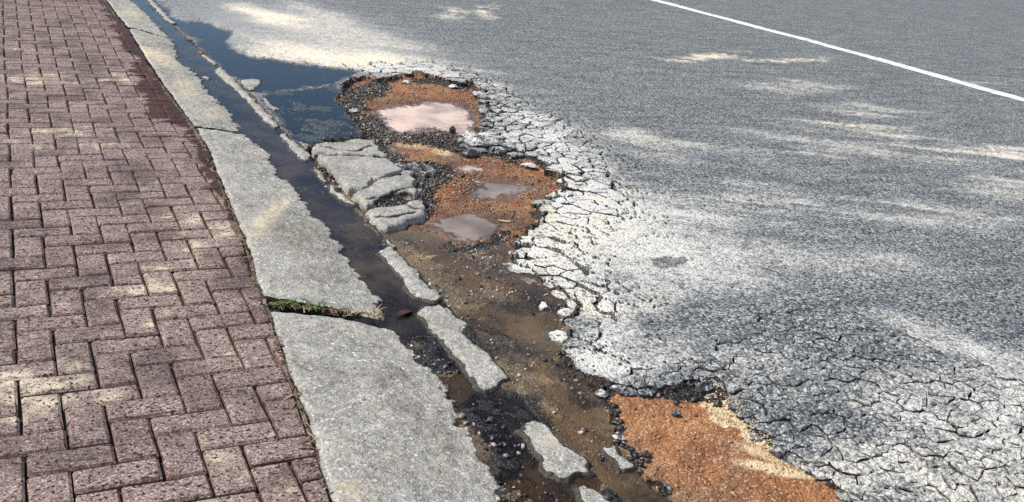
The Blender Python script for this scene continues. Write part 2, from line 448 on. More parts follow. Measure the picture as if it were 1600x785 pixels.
M_GRASS = mat_plain('grass_blade_green', (0.06, 0.12, 0.022), (0.15, 0.22, 0.05), 30, 0.55)
M_STRAW = mat_plain('dry_straw', (0.34, 0.27, 0.14), (0.55, 0.46, 0.28), 30, 0.7)
M_LEAF = mat_plain('wet_red_leaf', (0.05, 0.022, 0.018), (0.11, 0.045, 0.034), 40, 0.45)

# ------------------------------------------------------------------ traced lines of the place (frame points, turned into ground points at their own height)
Z_ROAD, Z_GW, Z_MUD = -0.012, -0.032, -0.036
def fn_of_y(pts, z):
    p = poly(pts, z); p = p[np.argsort(p[:, 1])]
    return lambda y: np.interp(y, p[:, 1], p[:, 0])
x_back = fn_of_y([(140,-40),(165,-2),(183,22),(201,44),(250,123),(298,187),(307,198),(330,238),(350,290),(375,345),(391,385),(409,440),(424,478),(429,490),(442,535),(457,573),(469,611),(492,676),(511,729),(528,785),(560,890)], 0.008)
x_front = fn_of_y([(170,-40),(203,0),(230,23),(253,49),(262,56),(272,71),(276,92),(310,122),(323,141),(358,174),(368,190),(372,203),(386,214),(417,241),(428,267),(463,300),(484,329),(511,357),(532,392),(553,426),(576,453),(596,481),(606,495),(622,516),(644,554),(675,578),(702,626),(729,668),(748,703),(763,733),(782,752),(797,785),(850,890)], Z_GW)
x_lip = fn_of_y([(180,-40),(225,-2),(262,30),(300,62),(345,101),(379,133),(438,196),(484,242),(512,280),(557,318),(600,363),(690,462),(735,508),(772,552),(795,590),(850,655),(925,725),(985,790),(1060,880)], -0.02)
HOLE = poly([(533,141),(545,128),(560,122),(596,126),(631,119),(654,115),(679,122),(703,130),(742,130),(748,148),(760,165),(764,178),(756,195),(748,213),(768,232),(790,236),(818,238),(846,254),(866,270),(884,286),(878,299),(848,312),(843,328),(852,343),(825,366),(808,384),(806,412),(838,426),(860,443),(886,456),(903,474),(882,500),(884,545),(894,580),(922,594),(945,606),(980,613),(1012,617),(1055,612),(1090,600),(1112,595),(1135,615),(1160,650),(1190,690),(1250,728),(1295,750),(1340,800),(1390,880),(1060,880),(975,795),(905,735),(830,660),(775,595),(755,557),(720,512),(675,466),(590,367),(550,320),(505,282),(480,248),(484,230),(512,220),(566,214),(560,205),(545,180),(528,155)], -0.03)
LOWER = poly([(905,590),(950,612),(985,617),(1050,614),(1092,598),(1140,590),(1200,690),(1300,740),(1450,900),(1105,900),(1045,785),(1000,742),(962,700),(945,650)], -0.03)
MUDZ = poly([(560,318),(615,362),(655,360),(680,366),(705,384),(735,392),(775,378),(800,385),(812,420),(838,428),(860,446),(886,460),(890,500),(884,545),(894,580),(922,596),(938,625),(945,650),(960,695),(1000,742),(1048,790),(1105,900),(880,900),(780,785),(640,540),(600,470)], -0.04)
BLUE = poly([(215,-40),(240,0),(262,24),(270,31),(283,36),(312,36),(356,50),(352,64),(360,79),(394,93),(447,101),(497,106),(550,112),(549,121),(524,128),(500,134),(447,140),(408,143),(390,141),(379,135),(340,98),(300,60),(262,34),(225,0),(195,-40)], Z_GW)
WETP = poly([(416,143),(447,143),(510,136),(527,132),(532,150),(543,180),(562,206),(569,212),(515,219),(484,226),(462,215),(446,200),(440,184),(426,170)], -0.028)
P1 = poly([(581,173),(597,168),(625,165),(668,159),(710,161),(730,170),(744,181),(747,193),(738,203),(758,211),(748,217),(723,218),(705,209),(682,203),(650,206),(625,209),(600,202),(597,188),(584,179)], -0.052)
PS1 = poly([(597,226),(612,227),(622,236),(617,244),(603,240)], -0.052)
PS2 = poly([(712,256),(745,257),(758,266),(737,274),(714,265)], -0.052)
P2 = poly([(734,300),(748,285),(768,283),(800,284),(823,288),(836,294),(814,303),(794,307),(787,313),(755,312),(736,308)], -0.052)
P3 = poly([(661,351),(697,337),(732,333),(762,341),(788,355),(768,369),(750,378),(729,383),(702,376),(686,362),(665,358)], -0.050)

# Crazed asphalt: three zones, each a jittered lattice of cells
ZONES = {
 'rim':  dict(P=poly([(556,120),(590,122),(630,115),(655,110),(680,117),(706,126),(742,126),(748,112),(690,101),(650,97),(600,103),(560,106)], -0.02), cell=(0.11, 0.14), gap=0.006, seed=3),
 'side': dict(P=poly([(742,126),(766,128),(800,150),(845,172),(880,192),(922,228),(945,258),(950,292),(884,290),(866,272),(842,256),(818,241),(790,240),(766,236),(722,226),(712,212),(748,208),(760,192),(752,160)], -0.02), cell=(0.066, 0.100), gap=0.0085, seed=5, miss=0.15),
 'fan':  dict(P=poly([(884,286),(950,290),(975,312),(955,338),(905,352),(872,385),(890,420),(925,450),(930,470),(925,500),(900,520),(872,524),(866,508),(884,480),(870,462),(840,440),(806,420),(800,408),(812,380),(838,366),(852,345),(842,330),(846,312),(876,300)], -0.02), cell=(0.068, 0.080), gap=0.0022, seed=8, miss=0.22),
 'crumble': dict(P=poly([(960,606),(985,590),(1045,572),(1150,535),(1215,490),(1330,495),(1480,560),(1720,650),(1720,880),(1400,880),(1335,792),(1288,748),(1240,725),(1180,690),(1150,640),(1120,598),(1090,600),(1052,612),(1010,616),(975,612)], -0.02), cell=(0.043, 0.048), gap=0.0015, seed=13, miss=0.26),
}
def lattice_pt(ix, iy, zn):
    cx, cy = zn['cell']; s = zn['seed']
    jx = _hash(ix, iy, s*31+1); jy = _hash(ix, iy, s*31+2)
    gone = _hash(ix, iy, s*31+3) < zn.get('miss', 0.0)
    px = (ix+0.5+(jx-0.5)*0.92)*cx; py = (iy+0.5+(jy-0.5)*0.92)*cy
    return np.where(gone, px+500.0, px), py
def voronoi_eval(X, Y, zn):
    """F2-F1 distance and nearest cell index"""
    cx, cy = zn['cell']
    # wobble so that cracks are not straight
    s = zn['seed']
    wx = X+0.014*fbm(X, Y, 14, 2, s+50); wy = Y+0.014*fbm(X, Y, 14, 2, s+60)
    bx = np.floor(wx/cx).astype(np.int64); by = np.floor(wy/cy).astype(np.int64)
    f1 = np.full(X.shape, 1e9); f2 = f1.copy(); ci = bx.copy(); cj = by.copy()
    for dx in range(-3, 4):
        for dy in range(-3, 4):
            px, py = lattice_pt(bx+dx, by+dy, zn)
            d = np.hypot(wx-px, wy-py)
            near = d < f1
            f2 = np.where(near, f1, np.minimum(f2, d))
            ci = np.where(near, bx+dx, ci); cj = np.where(near, by+dy, cj)
            f1 = np.where(near, d, f1)
    return f2-f1, ci, cj

# ------------------------------------------------------------------ soft patches of dust, tar and wear on the road (frame ellipses on the ground)
def blob(X, Y, px, py, rx, ry, ang=0, pw=1.0, z=Z_ROAD):
    c = G([px], [py], z)[0]; a = math.radians(ang)
    e1 = G([px+rx*math.cos(a)], [py+rx*math.sin(a)], z)[0]-c
    e2 = G([px-ry*math.sin(a)], [py+ry*math.cos(a)], z)[0]-c
    M = np.linalg.inv(np.array([[e1[0], e2[0]], [e1[1], e2[1]]]))
    u = M[0, 0]*(X-c[0])+M[0, 1]*(Y-c[1]); v = M[1, 0]*(X-c[0])+M[1, 1]*(Y-c[1])
    return np.exp(-(u*u+v*v)**pw)
DUST = [ (1180,590,150,55,10,.20,.2),  # px, py, rx, ry, angle, strength, warmth
 (600,100,80,14,8,.9,1),(690,112,60,12,10,.6,.8),(480,85,100,15,12,.72,.9),(415,88,50,8,12,.5,.9),(560,60,150,30,12,.33,.8),
 (410,22,50,10,14,.75,.9),(452,32,45,8,10,.35,.9),(500,20,60,10,20,.3,.6),
 (705,20,22,12,0,.5,1),(765,19,22,12,0,.62,1),
 (880,330,75,42,25,.95,.9),(925,300,75,35,30,.7,.3),(970,360,150,60,20,.48,.2),(1010,330,120,60,10,.25,.1),(860,395,60,28,15,.8,.35),(905,440,60,40,30,.55,.1),(900,470,45,22,10,.6,.6),
 (820,175,70,30,35,.5,.15),(870,220,60,26,35,.62,.2),(770,140,40,16,20,.5,.3),(900,250,50,22,30,.55,.2),(800,210,50,22,30,.5,.1),
 (1050,230,60,18,0,.22,.5),(980,210,55,16,5,.34,.5),(1090,89,65,5,-4,.72,1),(1225,93,55,4,-2,.62,1),(1340,175,90,14,4,.4,.4),(1365,205,100,8,4,.72,.9),(1570,236,70,9,2,.85,.7),
 (1240,135,110,9,2,.3,.5),(1450,240,120,14,4,.3,.4),(1590,285,70,24,0,.42,.3),(1250,225,160,25,4,.27,.3),(1560,130,80,6,0,.25,.7),
 (1480,340,140,22,6,.33,.2),(1220,310,140,28,6,.25,.2),(1100,340,110,30,6,.30,.1),(1330,410,180,26,8,.25,.2),(1120,400,120,26,6,.30,.1),(1010,470,60,18,-5,.35,.3),
 (1000,540,90,30,0,.28,.1),(920,550,60,40,40,.55,.1),(960,575,60,20,10,.4,.1),(1130,440,120,20,8,.22,.1),(1030,420,120,30,10,.25,.1),
 (1530,560,130,26,15,.40,.2),(1440,520,80,20,14,.22,.2),(1500,640,130,50,10,.34,.2),(1400,640,60,26,10,.26,.2),(1420,745,80,40,10,.38,.45),(1560,720,110,50,10,.32,.3),(1620,640,80,70,0,.34,.2),(1300,720,60,26,10,.4,.4),(1560,790,90,40,0,.6,.6),
]
def dust_field(X, Y):
    d = np.zeros(X.shape); w = np.zeros(X.shape); ws = np.full(X.shape, 1e-3)
    wx = X+0.12*fbm(X, Y, 2.2, 4, 90); wy = Y+0.12*fbm(X, Y, 2.2, 4, 95)
    for px, py, rx, ry, an, s, wm in DUST:
        b = blob(wx, wy, px, py, rx, ry, an)*s
        d = 1-(1-d)*(1-b); w += b*wm; ws += b
    al = X*_c-Y*_s; ac = X*_s+Y*_c
    st_ = fbm(al*0.7, ac*4.2, 1.4, 5, 130, 0.65)
    s2 = fbm(al*0.8, ac*6.0, 1.6, 5, 140, 0.68)
    far_ = sstep(2.3, 3.6, X)*sstep(0.6, 1.6, Y)
    d = d*(1-far_)+d*far_*np.clip(0.68+1.1*s2, 0.08, 1.4)
    d = np.clip(d+0.10*np.clip(st_, -0.2, 1)*sstep(0.9, 2.6, X), 0, 1)
    return d, w/ws

def gutter_level(y):
    return Z_GW-0.005*(1-sstep(0.3, 1.1, y))
# ------------------------------------------------------------------ the ground relief: one height function for road, gutter, mud and potholes
POOLS = [(P1, -0.052, .10, .22), (PS1, -0.052, .12, .07), (PS2, -0.052, .10, .08), (P2, -0.053, .10, .18), (P3, -0.046, .13, .12)]
def relief(X, Y):
    """z, class id and the surface masks. classes: 0 road, 1 upper pothole, 2 mud, 3 lower pothole, 4 gutter"""
    A = {}
    xf = x_front(Y); xl = x_lip(Y)
    wx = X+0.020*fbm(X, Y, 7, 3, 1)+0.010*fbm(X, Y, 30, 2, 4); wy = Y+0.020*fbm(X, Y, 7, 3, 2)+0.010*fbm(X, Y, 30, 2, 5)
    rough = fbm(X, Y, 45, 4, 20)
    z = Z_ROAD+0.004*fbm(X, Y, 1.1, 3, 30)+0.0016*fbm(X, Y, 12, 3, 31)
    z = z+0.0008*rough
    dh = sdf(wx, wy, HOLE)
    hole = dh > 0
    low = sdf(wx, wy, LOWER) > 0
    dm = sdf(wx, wy, MUDZ); mud = dm > 0
    # the bed of the potholes
    bed = -0.047+0.008*fbm(X, Y, 4.5, 4, 40)+0.0035*rough
    bed_low = -0.030+0.008*fbm(X, Y, 1.6, 3, 44)+0.003*rough-0.020*sstep(0.0, 0.30, dh)+0.004*fbm(X, Y, 14, 3, 45)
    bed_mud = Z_MUD-0.0035+0.0075*fbm(X, Y, 5, 4, 47)+0.0025*rough
    b = np.where(low, bed_low, bed)
    b = b*(1-sstep(-0.05, 0.05, dm))+bed_mud*sstep(-0.05, 0.05, dm)
    for Pp, L, k, wd in POOLS:
        d = sdf(wx, wy, Pp)
        bb = L-k*d*np.where(d > 0, .6, 1.2)+0.0025*rough
        w = sstep(-wd, -0.01, d)
        b = b*(1-w)+np.maximum(bb, L-0.03)*w
    e = np.maximum(sstep(0.0, 0.018, dh), sstep(0.16, 0.06, X-xl))
    z = np.where(hole, z*(1-e)+b*e, z)
    # blue water on the road and the wet patch below it
    db = sdf(wx+0.03*fbm(X, Y, 3.5, 3, 63), wy+0.06*fbm(X, Y, 3.5, 3, 64), BLUE); w = sstep(-0.12, 0.0, db)
    z = np.where(hole, z, z*(1-w)+(Z_GW-0.05*np.clip(db, -.2, .12)+0.0022*rough+0.003*fbm(X, Y, 5, 3, 65))*w)
    dw = sdf(wx, wy, WETP); w = sstep(-0.06, 0.01, dw)
    z = np.where(hole | (db > 0), z, z*(1-w)+(-0.0325+0.0012*rough+0.002*fbm(X, Y, 8, 2, 61))*w)
    # gutter channel
    ch = (X < xl)
    t = np.clip((X-xf)/np.maximum(xl-xf, 0.03), -0.5, 1)
    lipz = 0.023*sstep(0.55, 1.0, Y)+0.012*(1-sstep(0.55, 1.0, Y))
    zc = -0.046+0.5*lipz*sstep(0.60, 0.92, t)+0.005*(1-sstep(0.55, 1.0, Y))+0.008*fbm(X, Y, 6, 4, 70)+0.003*fbm(X, Y, 25, 3, 71)+0.0025*rough
    blend = sstep(-0.03, 0.0, X-xl)*0
    z = np.where(ch, zc, z)
    gut = ch
    # crazed zones
    tar = np.zeros(X.shape)
    dust, warm = dust_field(X, Y)
    for nm, zn in ZONES.items():
        bx0, by0 = zn['P'].min(0)-0.5; bx1, by1 = zn['P'].max(0)+0.5
        sel = (X > bx0) & (X < bx1) & (Y > by0) & (Y < by1)
        if not sel.any(): continue
        xs, ys = X[sel], Y[sel]
        dz = sdf(xs, ys, zn['P'])
        f, ci, cj = voronoi_eval(xs, ys, zn)
        sx, sy = lattice_pt(ci, cj, zn)
        mine = sdf(sx, sy, zn['P']) > 0
        zz = z[sel]; tt = tar[sel]; hh = hole[sel]
        zz = np.where(mine & ~hh, np.minimum(zz, Z_ROAD-0.030+0.004*rough[sel]), zz)
        tt = np.where(mine, 1.0, tt)
        fade = np.exp(-np.clip(-dz, 0, 9)/(0.16 if nm != 'crumble' else 0.07))
        brk = vnoise(xs*5, ys*5, 77) < fade*1.1
        wcr = 0.0065*fade
        cr = (1-sstep(wcr*0.4, wcr+1e-4, f))*brk*(~mine)*(~hh)*(0.0 if nm == 'crumble' else 1.0)
        zz = zz-0.02*cr; tt = np.maximum(tt, 0.9*cr)
        z[sel] = zz; tar[sel] = tt
    A['tar_road'] = tar; A['dust'] = dust; A['warm'] = warm
    cls = np.zeros(X.shape, int)
    cls[hole] = 1; cls[hole & mud] = 2; cls[hole & low & ~mud] = 3; cls[gut] = 4
    A['dh'] = dh; A['dm'] = dm; A['db'] = db; A['dw'] = dw
    return z, cls, A

# ------------------------------------------------------------------ sheets sampled along the view so that near ground is fine and far ground coarse
STEP = 2.0
us = np.concatenate([np.arange(-170, 1771, STEP), np.arange(1774, 4200, 24)]); vs_ = np.concatenate([np.arange(-34, 790, STEP), np.arange(790, 905, 5), np.arange(905, 1900, 20)])
UU, VV = np.meshgrid(us, vs_)
nr, nc = UU.shape
ray_z = FW[2]+(UU.ravel()-CX)/F_PX*RI[2]-(VV.ravel()-CY)/F_PX*UP[2]
XY = G(UU.ravel(), VV.ravel(), -0.03)
XY[ray_z > -0.017] = (1e3, 1e3)
X, Y = XY[:, 0], XY[:, 1]
Z, CLS, AT = relief(X, Y)
FA = grid_faces(nr, nc)
keep_face = (ray_z[FA].max(1) < -0.017) & (X[FA].min(1) > x_front(Y[FA].mean(1))-0.14) & (X[FA].max(1) < 60) & (Y[FA].max(1) < 90)
FA = FA[keep_face]
fcls = np.sort(CLS[FA], axis=1)[:, 2]
VALL = np.stack([X, Y, Z], 1)
rough_n = fbm(X, Y, 18, 3, 200)
def rampd(d, a, b): return sstep(a, b, d)

# masks on the road
smooth = np.clip(blob(X, Y, 430, 40, 190, 60, 10)*1.1+blob(X, Y, 560, 70, 170, 30, 12)*0.7, 0, 1)*0.9
spot = ((sdf(X+0.02*rough_n, Y+0.02*rough_n, poly([(1014,408),(1022,403),(1045,400),(1066,403),(1076,409),(1064,415),(1042,418),(1022,414)], Z_ROAD)) > 0)*0.45)
spot2 = (sdf(X+0.03*rough_n, Y+0.03*rough_n, poly([(510,202),(518,197),(532,196),(543,201),(540,207),(526,210),(514,207)], -0.03)) > 0)*1.0
tarv = np.clip(AT['tar_road']+spot+spot2, 0, 1)
wet = np.maximum.reduce([sstep(-0.05, 0.01, AT['db']), sstep(-0.045, 0.01, AT['dw']), sstep(-0.022, -0.004, AT['dh'])*(CLS == 0)*0.35*(X < 1.9)])
wet = wet*(CLS == 0)
hide = 1-sstep(-0.10, -0.02, np.maximum(AT['db'], AT['dw']))
road_attr = dict(dust=AT['dust']*np.maximum(hide, 0)*(1-1.2*spot), warm=AT['warm'], tar=tarv, wet=wet, smooth=smooth)

# masks on the soil
def pxpoly(pts, soft, z=-0.05, nz_=0.03):
    return sstep(-soft, soft, sdf(X+nz_*rough_n, Y+nz_*fbm(X, Y, 18, 3, 210), poly(pts, z)))
tar_soil = np.maximum.reduce([
    pxpoly([(534,138),(600,128),(612,138),(596,152),(570,158),(566,178),(590,190),(598,210),(640,212),(700,210),(745,222),(750,240),(722,240),(700,236),(660,226),(610,222),(596,232),(580,220),(560,205),(540,175)], .05),
    pxpoly([(596,240),(630,252),(690,258),(716,280),(690,288),(670,300),(650,290),(610,256)], .05)*.9,
    pxpoly([(484,230),(566,214),(610,240),(680,300),(672,338),(620,358),(560,320),(500,270)], .04),
    pxpoly([(718,240),(750,238),(800,240),(812,262),(770,248)], .05)*.6,
    pxpoly([(640,122),(700,128),(740,132),(735,142),(690,136),(640,130)], .05)*.5,
    pxpoly([(930,606),(975,612),(1055,614),(1092,602),(1110,632),(1062,640),(1020,634),(970,622),(950,640),(940,634)], .02)*.95,
    pxpoly([(935,610),(960,640),(962,660),(970,690),(1010,740),(1060,790),(1040,800),(990,742),(955,695),(940,650)], .02)*.75,
    pxpoly([(690,382),(720,390),(760,380),(790,362),(800,372),(760,392),(720,400),(694,392)], .03)*.7,
    pxpoly([(870,545),(890,575),(925,596),(945,612),(945,640),(920,640),(890,610),(862,580)], .03)*.85,
])
rim_n = 0.02*fbm(X, Y, 15, 3, 240)
tar_g = tar_soil.copy()
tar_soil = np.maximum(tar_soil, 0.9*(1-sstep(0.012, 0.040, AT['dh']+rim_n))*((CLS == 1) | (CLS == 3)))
sand = np.maximum.reduce([
    pxpoly([(1094,596),(1118,590),(1150,620),(1165,650),(1200,680),(1260,725),(1300,748),(1240,740),(1190,710),(1150,685),(1110,655),(1100,620)], .03)*1.0,
    blob(X, Y, 1210, 745, 100, 9, 14, z=-.05)*.62, blob(X, Y, 1190, 722, 90, 14, 22, z=-.05)*.45, blob(X, Y, 1060, 680, 60, 16, 20, z=-.05)*.22,
    blob(X, Y, 640, 228, 34, 7, 6, z=-.05)*.6, blob(X, Y, 690, 238, 22, 6, 10, z=-.05)*.6,
])
mudm = np.where(CLS == 2, 1.0, np.where(CLS == 4, 1.0, 0.0))
mudm = np.maximum(mudm, sstep(-0.10, 0.06, AT['dm'])*(CLS != 3))
mudm = np.maximum(mudm, (blob(X, Y, 985, 720, 40, 30, 40, z=-.05)*.6+blob(X, Y, 1040, 770, 60, 22, 30, z=-.05)*.35)*(CLS == 3))
mudm = np.maximum(mudm, 0.5*sstep(0.0, 0.7, fbm(X, Y, 3.2, 3, 260))*(CLS == 1))
pool_d = np.max([sdf(X+0.03*rough_n, Y, p[0]) for p in POOLS], 0)
wet_s = np.maximum.reduce([sstep(-0.26, 0.0, pool_d+0.06*fbm(X, Y, 9, 3, 222))*.95, (CLS == 2)*.75, (CLS == 4)*1.0])
gut_tar = sstep(-0.35, 0.5, fbm(X, Y, 4, 4, 230))
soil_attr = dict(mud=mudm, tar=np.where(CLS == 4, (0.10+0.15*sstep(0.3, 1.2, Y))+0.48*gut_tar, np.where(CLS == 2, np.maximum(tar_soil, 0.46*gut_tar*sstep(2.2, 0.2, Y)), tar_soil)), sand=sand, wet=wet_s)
def sheet(name, sel, mat, attrs):
    V, F, a = compact(VALL, FA[sel], attrs)
    return link_mesh(name, V, F, mat, None, a)
road = tag(sheet('road', fcls == 0, M_ASPH, road_attr), kind='structure')
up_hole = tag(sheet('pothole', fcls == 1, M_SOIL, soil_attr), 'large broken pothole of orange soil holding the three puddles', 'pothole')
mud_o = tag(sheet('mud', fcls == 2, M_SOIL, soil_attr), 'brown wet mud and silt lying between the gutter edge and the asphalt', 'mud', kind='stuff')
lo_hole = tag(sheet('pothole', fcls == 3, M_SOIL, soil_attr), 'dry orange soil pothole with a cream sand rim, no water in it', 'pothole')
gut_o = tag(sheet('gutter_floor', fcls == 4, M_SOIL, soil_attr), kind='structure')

# coarse continuation of the place outside the fine sheets
def flat(name, x0, x1, y0, y1, z, mat, parent=None, kind='structure'):
    o = link_mesh(name, [(x0, y0, z), (x1, y0, z), (x1, y1, z), (x0, y1, z)], [(0, 1, 2, 3)], mat, parent, smooth=False)
    if not parent: tag(o, kind=kind)
    return o
flat('ground', -900, 900, -900, 900, -0.26, M_GROUND)
flat('road_surface', 1.0, 60.0, -60, 500, -0.125, M_ASPH, road)

# ------------------------------------------------------------------ water sheets
def water(name, region, level, mat, lab=None, cat=None, kind=None, minus=-0.004):
    dep = level-Z
    ok = region & (dep > minus)
    f = FA[(ok[FA]).all(1)]
    f = f[(dep[f].max(1) > 0)]
    V = np.stack([X, Y, np.zeros(X.shape)+level], 1)
    V2, F2, a = compact(V, f, dict(depth=np.clip(dep, 0, 1)))
    o = link_mesh(name, V2, F2, mat, None, a)
    return tag(o, lab, cat, kind=kind)
near_lip = X < x_lip(Y)+0.04
water('gutter_water', (near_lip | (AT['db'] > -0.15) | (AT['dw'] > -0.04)) & (CLS != 1) & (CLS != 2) & (CLS != 3), gutter_level(Y), M_GUTW, kind='structure')
water('mud_water', (CLS == 2), Z_MUD, M_MUDW, kind='structure')
pools = [('pinkish tan puddle, largest and farthest of the pothole puddles', M_PUD), ('tiny dark puddle beside the cracked grey slab corner', M_PUDG), ('small shallow puddle between dark gravel and orange soil', M_PUD), ('grey oval puddle in the middle of the pothole', M_PUDG), ('grey puddle beside the rounded slab end, nearest in the pothole', M_PUDG)]
for (Pp, L, k, wd), (lab, mt) in zip(POOLS, pools):
    water('puddle', sdf(X, Y, Pp) > -0.14, L, mt, lab, 'puddle')

# ------------------------------------------------------------------ crazed asphalt pieces
def clip_half(P, nx, ny, c):
    out = []
    n = len(P)
    for i in range(n):
        a, b = P[i], P[(i+1) % n]
        da = a[0]*nx+a[1]*ny-c; db_ = b[0]*nx+b[1]*ny-c
        if da <= 0: out.append(a)
        if (da < 0) != (db_ < 0) and abs(da-db_) > 1e-12:
            t = da/(da-db_); out.append((a[0]+(b[0]-a[0])*t, a[1]+(b[1]-a[1])*t))
    return out
def cell_poly(ix, iy, zn):
    cx, cy = zn['cell']
    px, py = [float(v) for v in lattice_pt(np.array(ix), np.array(iy), zn)]
    P = [(px-2.5*cx, py-2.5*cy), (px+2.5*cx, py-2.5*cy), (px+2.5*cx, py+2.5*cy), (px-2.5*cx, py+2.5*cy)]
    for dx in range(-3, 4):
        for dy in range(-3, 4):
            if dx == 0 and dy == 0: continue
            qx, qy = [float(v) for v in lattice_pt(np.array(ix+dx), np.array(iy+dy), zn)]
            nx, ny = qx-px, qy-py
            P = clip_half(P, nx, ny, (qx*qx+qy*qy-px*px-py*py)/2)
            if len(P) < 3: return (px, py), P
    return (px, py), P
def chunk_mesh(outline, thick, bevel, rnd, bump_=0.003, tilt=(0, 0), rich=False):
    """irregular lump with a worn top: outline is a list of points about 0,0"""
    n = len(outline)
    o = np.array(outline)
    V = []; F = []
    rr = 1-0.10*rnd.random(n)
    for i in range(n): V.append((o[i, 0]*rr[i], o[i, 1]*rr[i], -thick))
    for i in range(n): V.append((o[i, 0], o[i, 1], -bevel*(1.0+0.8*rnd.random())))
    L = np.hypot(o[:, 0], o[:, 1])
    for i in range(n):
        k = max(0.3, 1-bevel*1.5/max(L[i], 1e-3))
        V.append((o[i, 0]*k, o[i, 1]*k, bump_*(rnd.random()-0.6)))
    mid = 1 if rich else 0
    if mid:
        for i in range(n):
            k = 0.45+0.2*rnd.random()
            V.append((o[i, 0]*k, o[i, 1]*k, bump_*(rnd.random()*1.6-0.6)))
    V.append((0, 0, bump_*(0.3+rnd.random())))
    V = [(x, y, z+tilt[0]*x+tilt[1]*y) for x, y, z in V]
    last = 2+mid
    for i in range(n):
        j = (i+1) % n
        for q in range(last): F.append((q*n+i, q*n+j, (q+1)*n+j, (q+1)*n+i))
        F.append((last*n+i, last*n+j, (last+1)*n))
    return V, F
def subdivide_outline(P, c, rnd, jit, maxlen):
    out = []
    n = len(P)
    for i in range(n):
        a = np.array(P[i]); b = np.array(P[(i+1) % n]); L = np.hypot(*(b-a))
        if L < 0.004: continue
        k = 1 if L < maxlen else (2 if L < 2*maxlen else 3)
        for q in range(k):
            p = a+(b-a)*q/k
            if q: p = p+np.array([(b-a)[1], -(b-a)[0]])/L*jit*(rnd.random()*2-1)
            out.append(p-c)
    return out
piece_list = []
for nm, zn in ZONES.items():
    rnd = np.random.default_rng(zn['seed'])
    cx, cy = zn['cell']
    b0 = zn['P'].min(0); b1 = zn['P'].max(0)
    II, JJ = np.meshgrid(np.arange(int(b0[0]/cx)-2, int(b1[0]/cx)+3), np.arange(int(b0[1]/cy)-2, int(b1[1]/cy)+3))
    II = II.ravel(); JJ = JJ.ravel()
    sx, sy = lattice_pt(II, JJ, zn)
    ok = (sdf(sx, sy, zn['P']) > 0) & (sx < 100)
    for ix, iy in zip(II[ok], JJ[ok]):
        (px, py), P = cell_poly(int(ix), int(iy), zn)
        if len(P) < 3: continue
        dh_ = float(sdf(np.array([px]), np.array([py]), HOLE)[0])
        edge = math.exp(-max(0, -dh_)/0.18)         # 1 at the hole, falling away from it
        gap = zn['gap']*(0.35+0.9*edge)
        dzone = float(sdf(np.array([px]), np.array([py]), zn['P'])[0]) if dh_ < -0.12 else 1.0
        inner = min(1.0, max(0.0, dzone/0.22))
        if nm == 'crumble': gap = zn['gap']*(0.5+0.7*rnd.random())*(0.15+0.85*inner)
        if nm == 'fan': gap = gap*(0.3+0.7*inner)
        c = np.array([px, py])
        out = subdivide_outline(P, c, rnd, 0.10*min(cx, cy), 0.05 if nm != 'crumble' else 0.022)
        if len(out) < 4: continue
        r = np.array([np.hypot(*q) for q in out])
        k = np.clip(1-gap/np.maximum(r, 0.01)*(0.7+0.6*rnd.random(len(out))), 0.25, 1)
        out = [q*kk for q, kk in zip(out, k)]
        spread = edge if nm in ('side', 'fan') else 0.25*edge
        tl = ((0.08 if nm == 'side' else 0.03)*spread+0.006)*(rnd.random(2)*2-1)
        if nm == 'crumble': tl = 0.045*inner*(rnd.random(2)*2-1)
        sink = 0.016*spread*rnd.random()+(0.02*sstep(0, .08, np.array(dh_)) if dh_ > 0 else 0)
        if nm == 'crumble': sink = sink+0.010*math.exp(-max(0, -dh_)/0.05)*rnd.random()
        if nm == 'fan': sink = sink+0.010*edge
        jz = 0.003*(rnd.random()*2-1) if nm != 'crumble' else 0.0034*inner*(rnd.random()*2-1)
        piece_list.append(dict(zone=nm, c=c+0.012*spread*(rnd.random(2)*2-1), out=out, tilt=tl, z=Z_ROAD+0.002+jz-float(sink), rnd=rnd))
def screen_area(p):
    d = np.array([p['c'][0], p['c'][1], 0])-CAM; zz = d@FW
    r = np.mean([np.hypot(*q) for q in p['out']])
    px = CX+F_PX*(d@RI)/zz; py = CY-F_PX*(d@UP)/zz
    vis = -30 < px < 1630 and -20 < py < 800
    return (r*F_PX/zz)**2*(CAM[2]/np.linalg.norm(d))*(1 if vis else 1e-4)
piece_list.sort(key=screen_area, reverse=True)
pc = np.array([p['c'] for p in piece_list])
pd, pw_ = dust_field(pc[:, 0], pc[:, 1])
rest_V, rest_F, rest_d = [], [], []
dust_jobs = []
for i, p in enumerate(piece_list):
    bev = {'side': 0.006, 'rim': 0.005, 'fan': 0.0024, 'crumble': 0.0018}[p['zone']]
    V, F = chunk_mesh(p['out'], 0.045, bev, p['rnd'], 0.003 if p['zone'] == 'side' else (0.0038 if p['zone'] == 'crumble' else 0.0022), p['tilt'], p['zone'] == 'crumble')
    if i < 300:
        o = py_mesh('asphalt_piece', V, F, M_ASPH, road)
        o.location = (p['c'][0], p['c'][1], p['z'])
        dust_jobs.append((o, np.array([(v[0]+p['c'][0], v[1]+p['c'][1]) for v in V])))
    else:
        b = len(rest_V)
        rest_V += [(v[0]+p['c'][0], v[1]+p['c'][1], v[2]+p['z']) for v in V]; rest_d += [float(pd[i])]*len(V)
        rest_F += [tuple(q+b for q in f) for f in F]
_q = np.concatenate([j_[1] for j_ in dust_jobs]); _d, _w = dust_field(_q[:, 0], _q[:, 1]); _k = 0
for o, q_ in dust_jobs:
    n_ = len(q_)
    for an_, av_ in (('dust', _d[_k:_k+n_]+0.06*(random.random()-0.5)), ('warm', _w[_k:_k+n_])):
        at = o.data.attributes.new(an_, 'FLOAT', 'POINT'); at.data.foreach_set('value', np.clip(av_, 0, 1).astype(np.float32))
    _k += n_
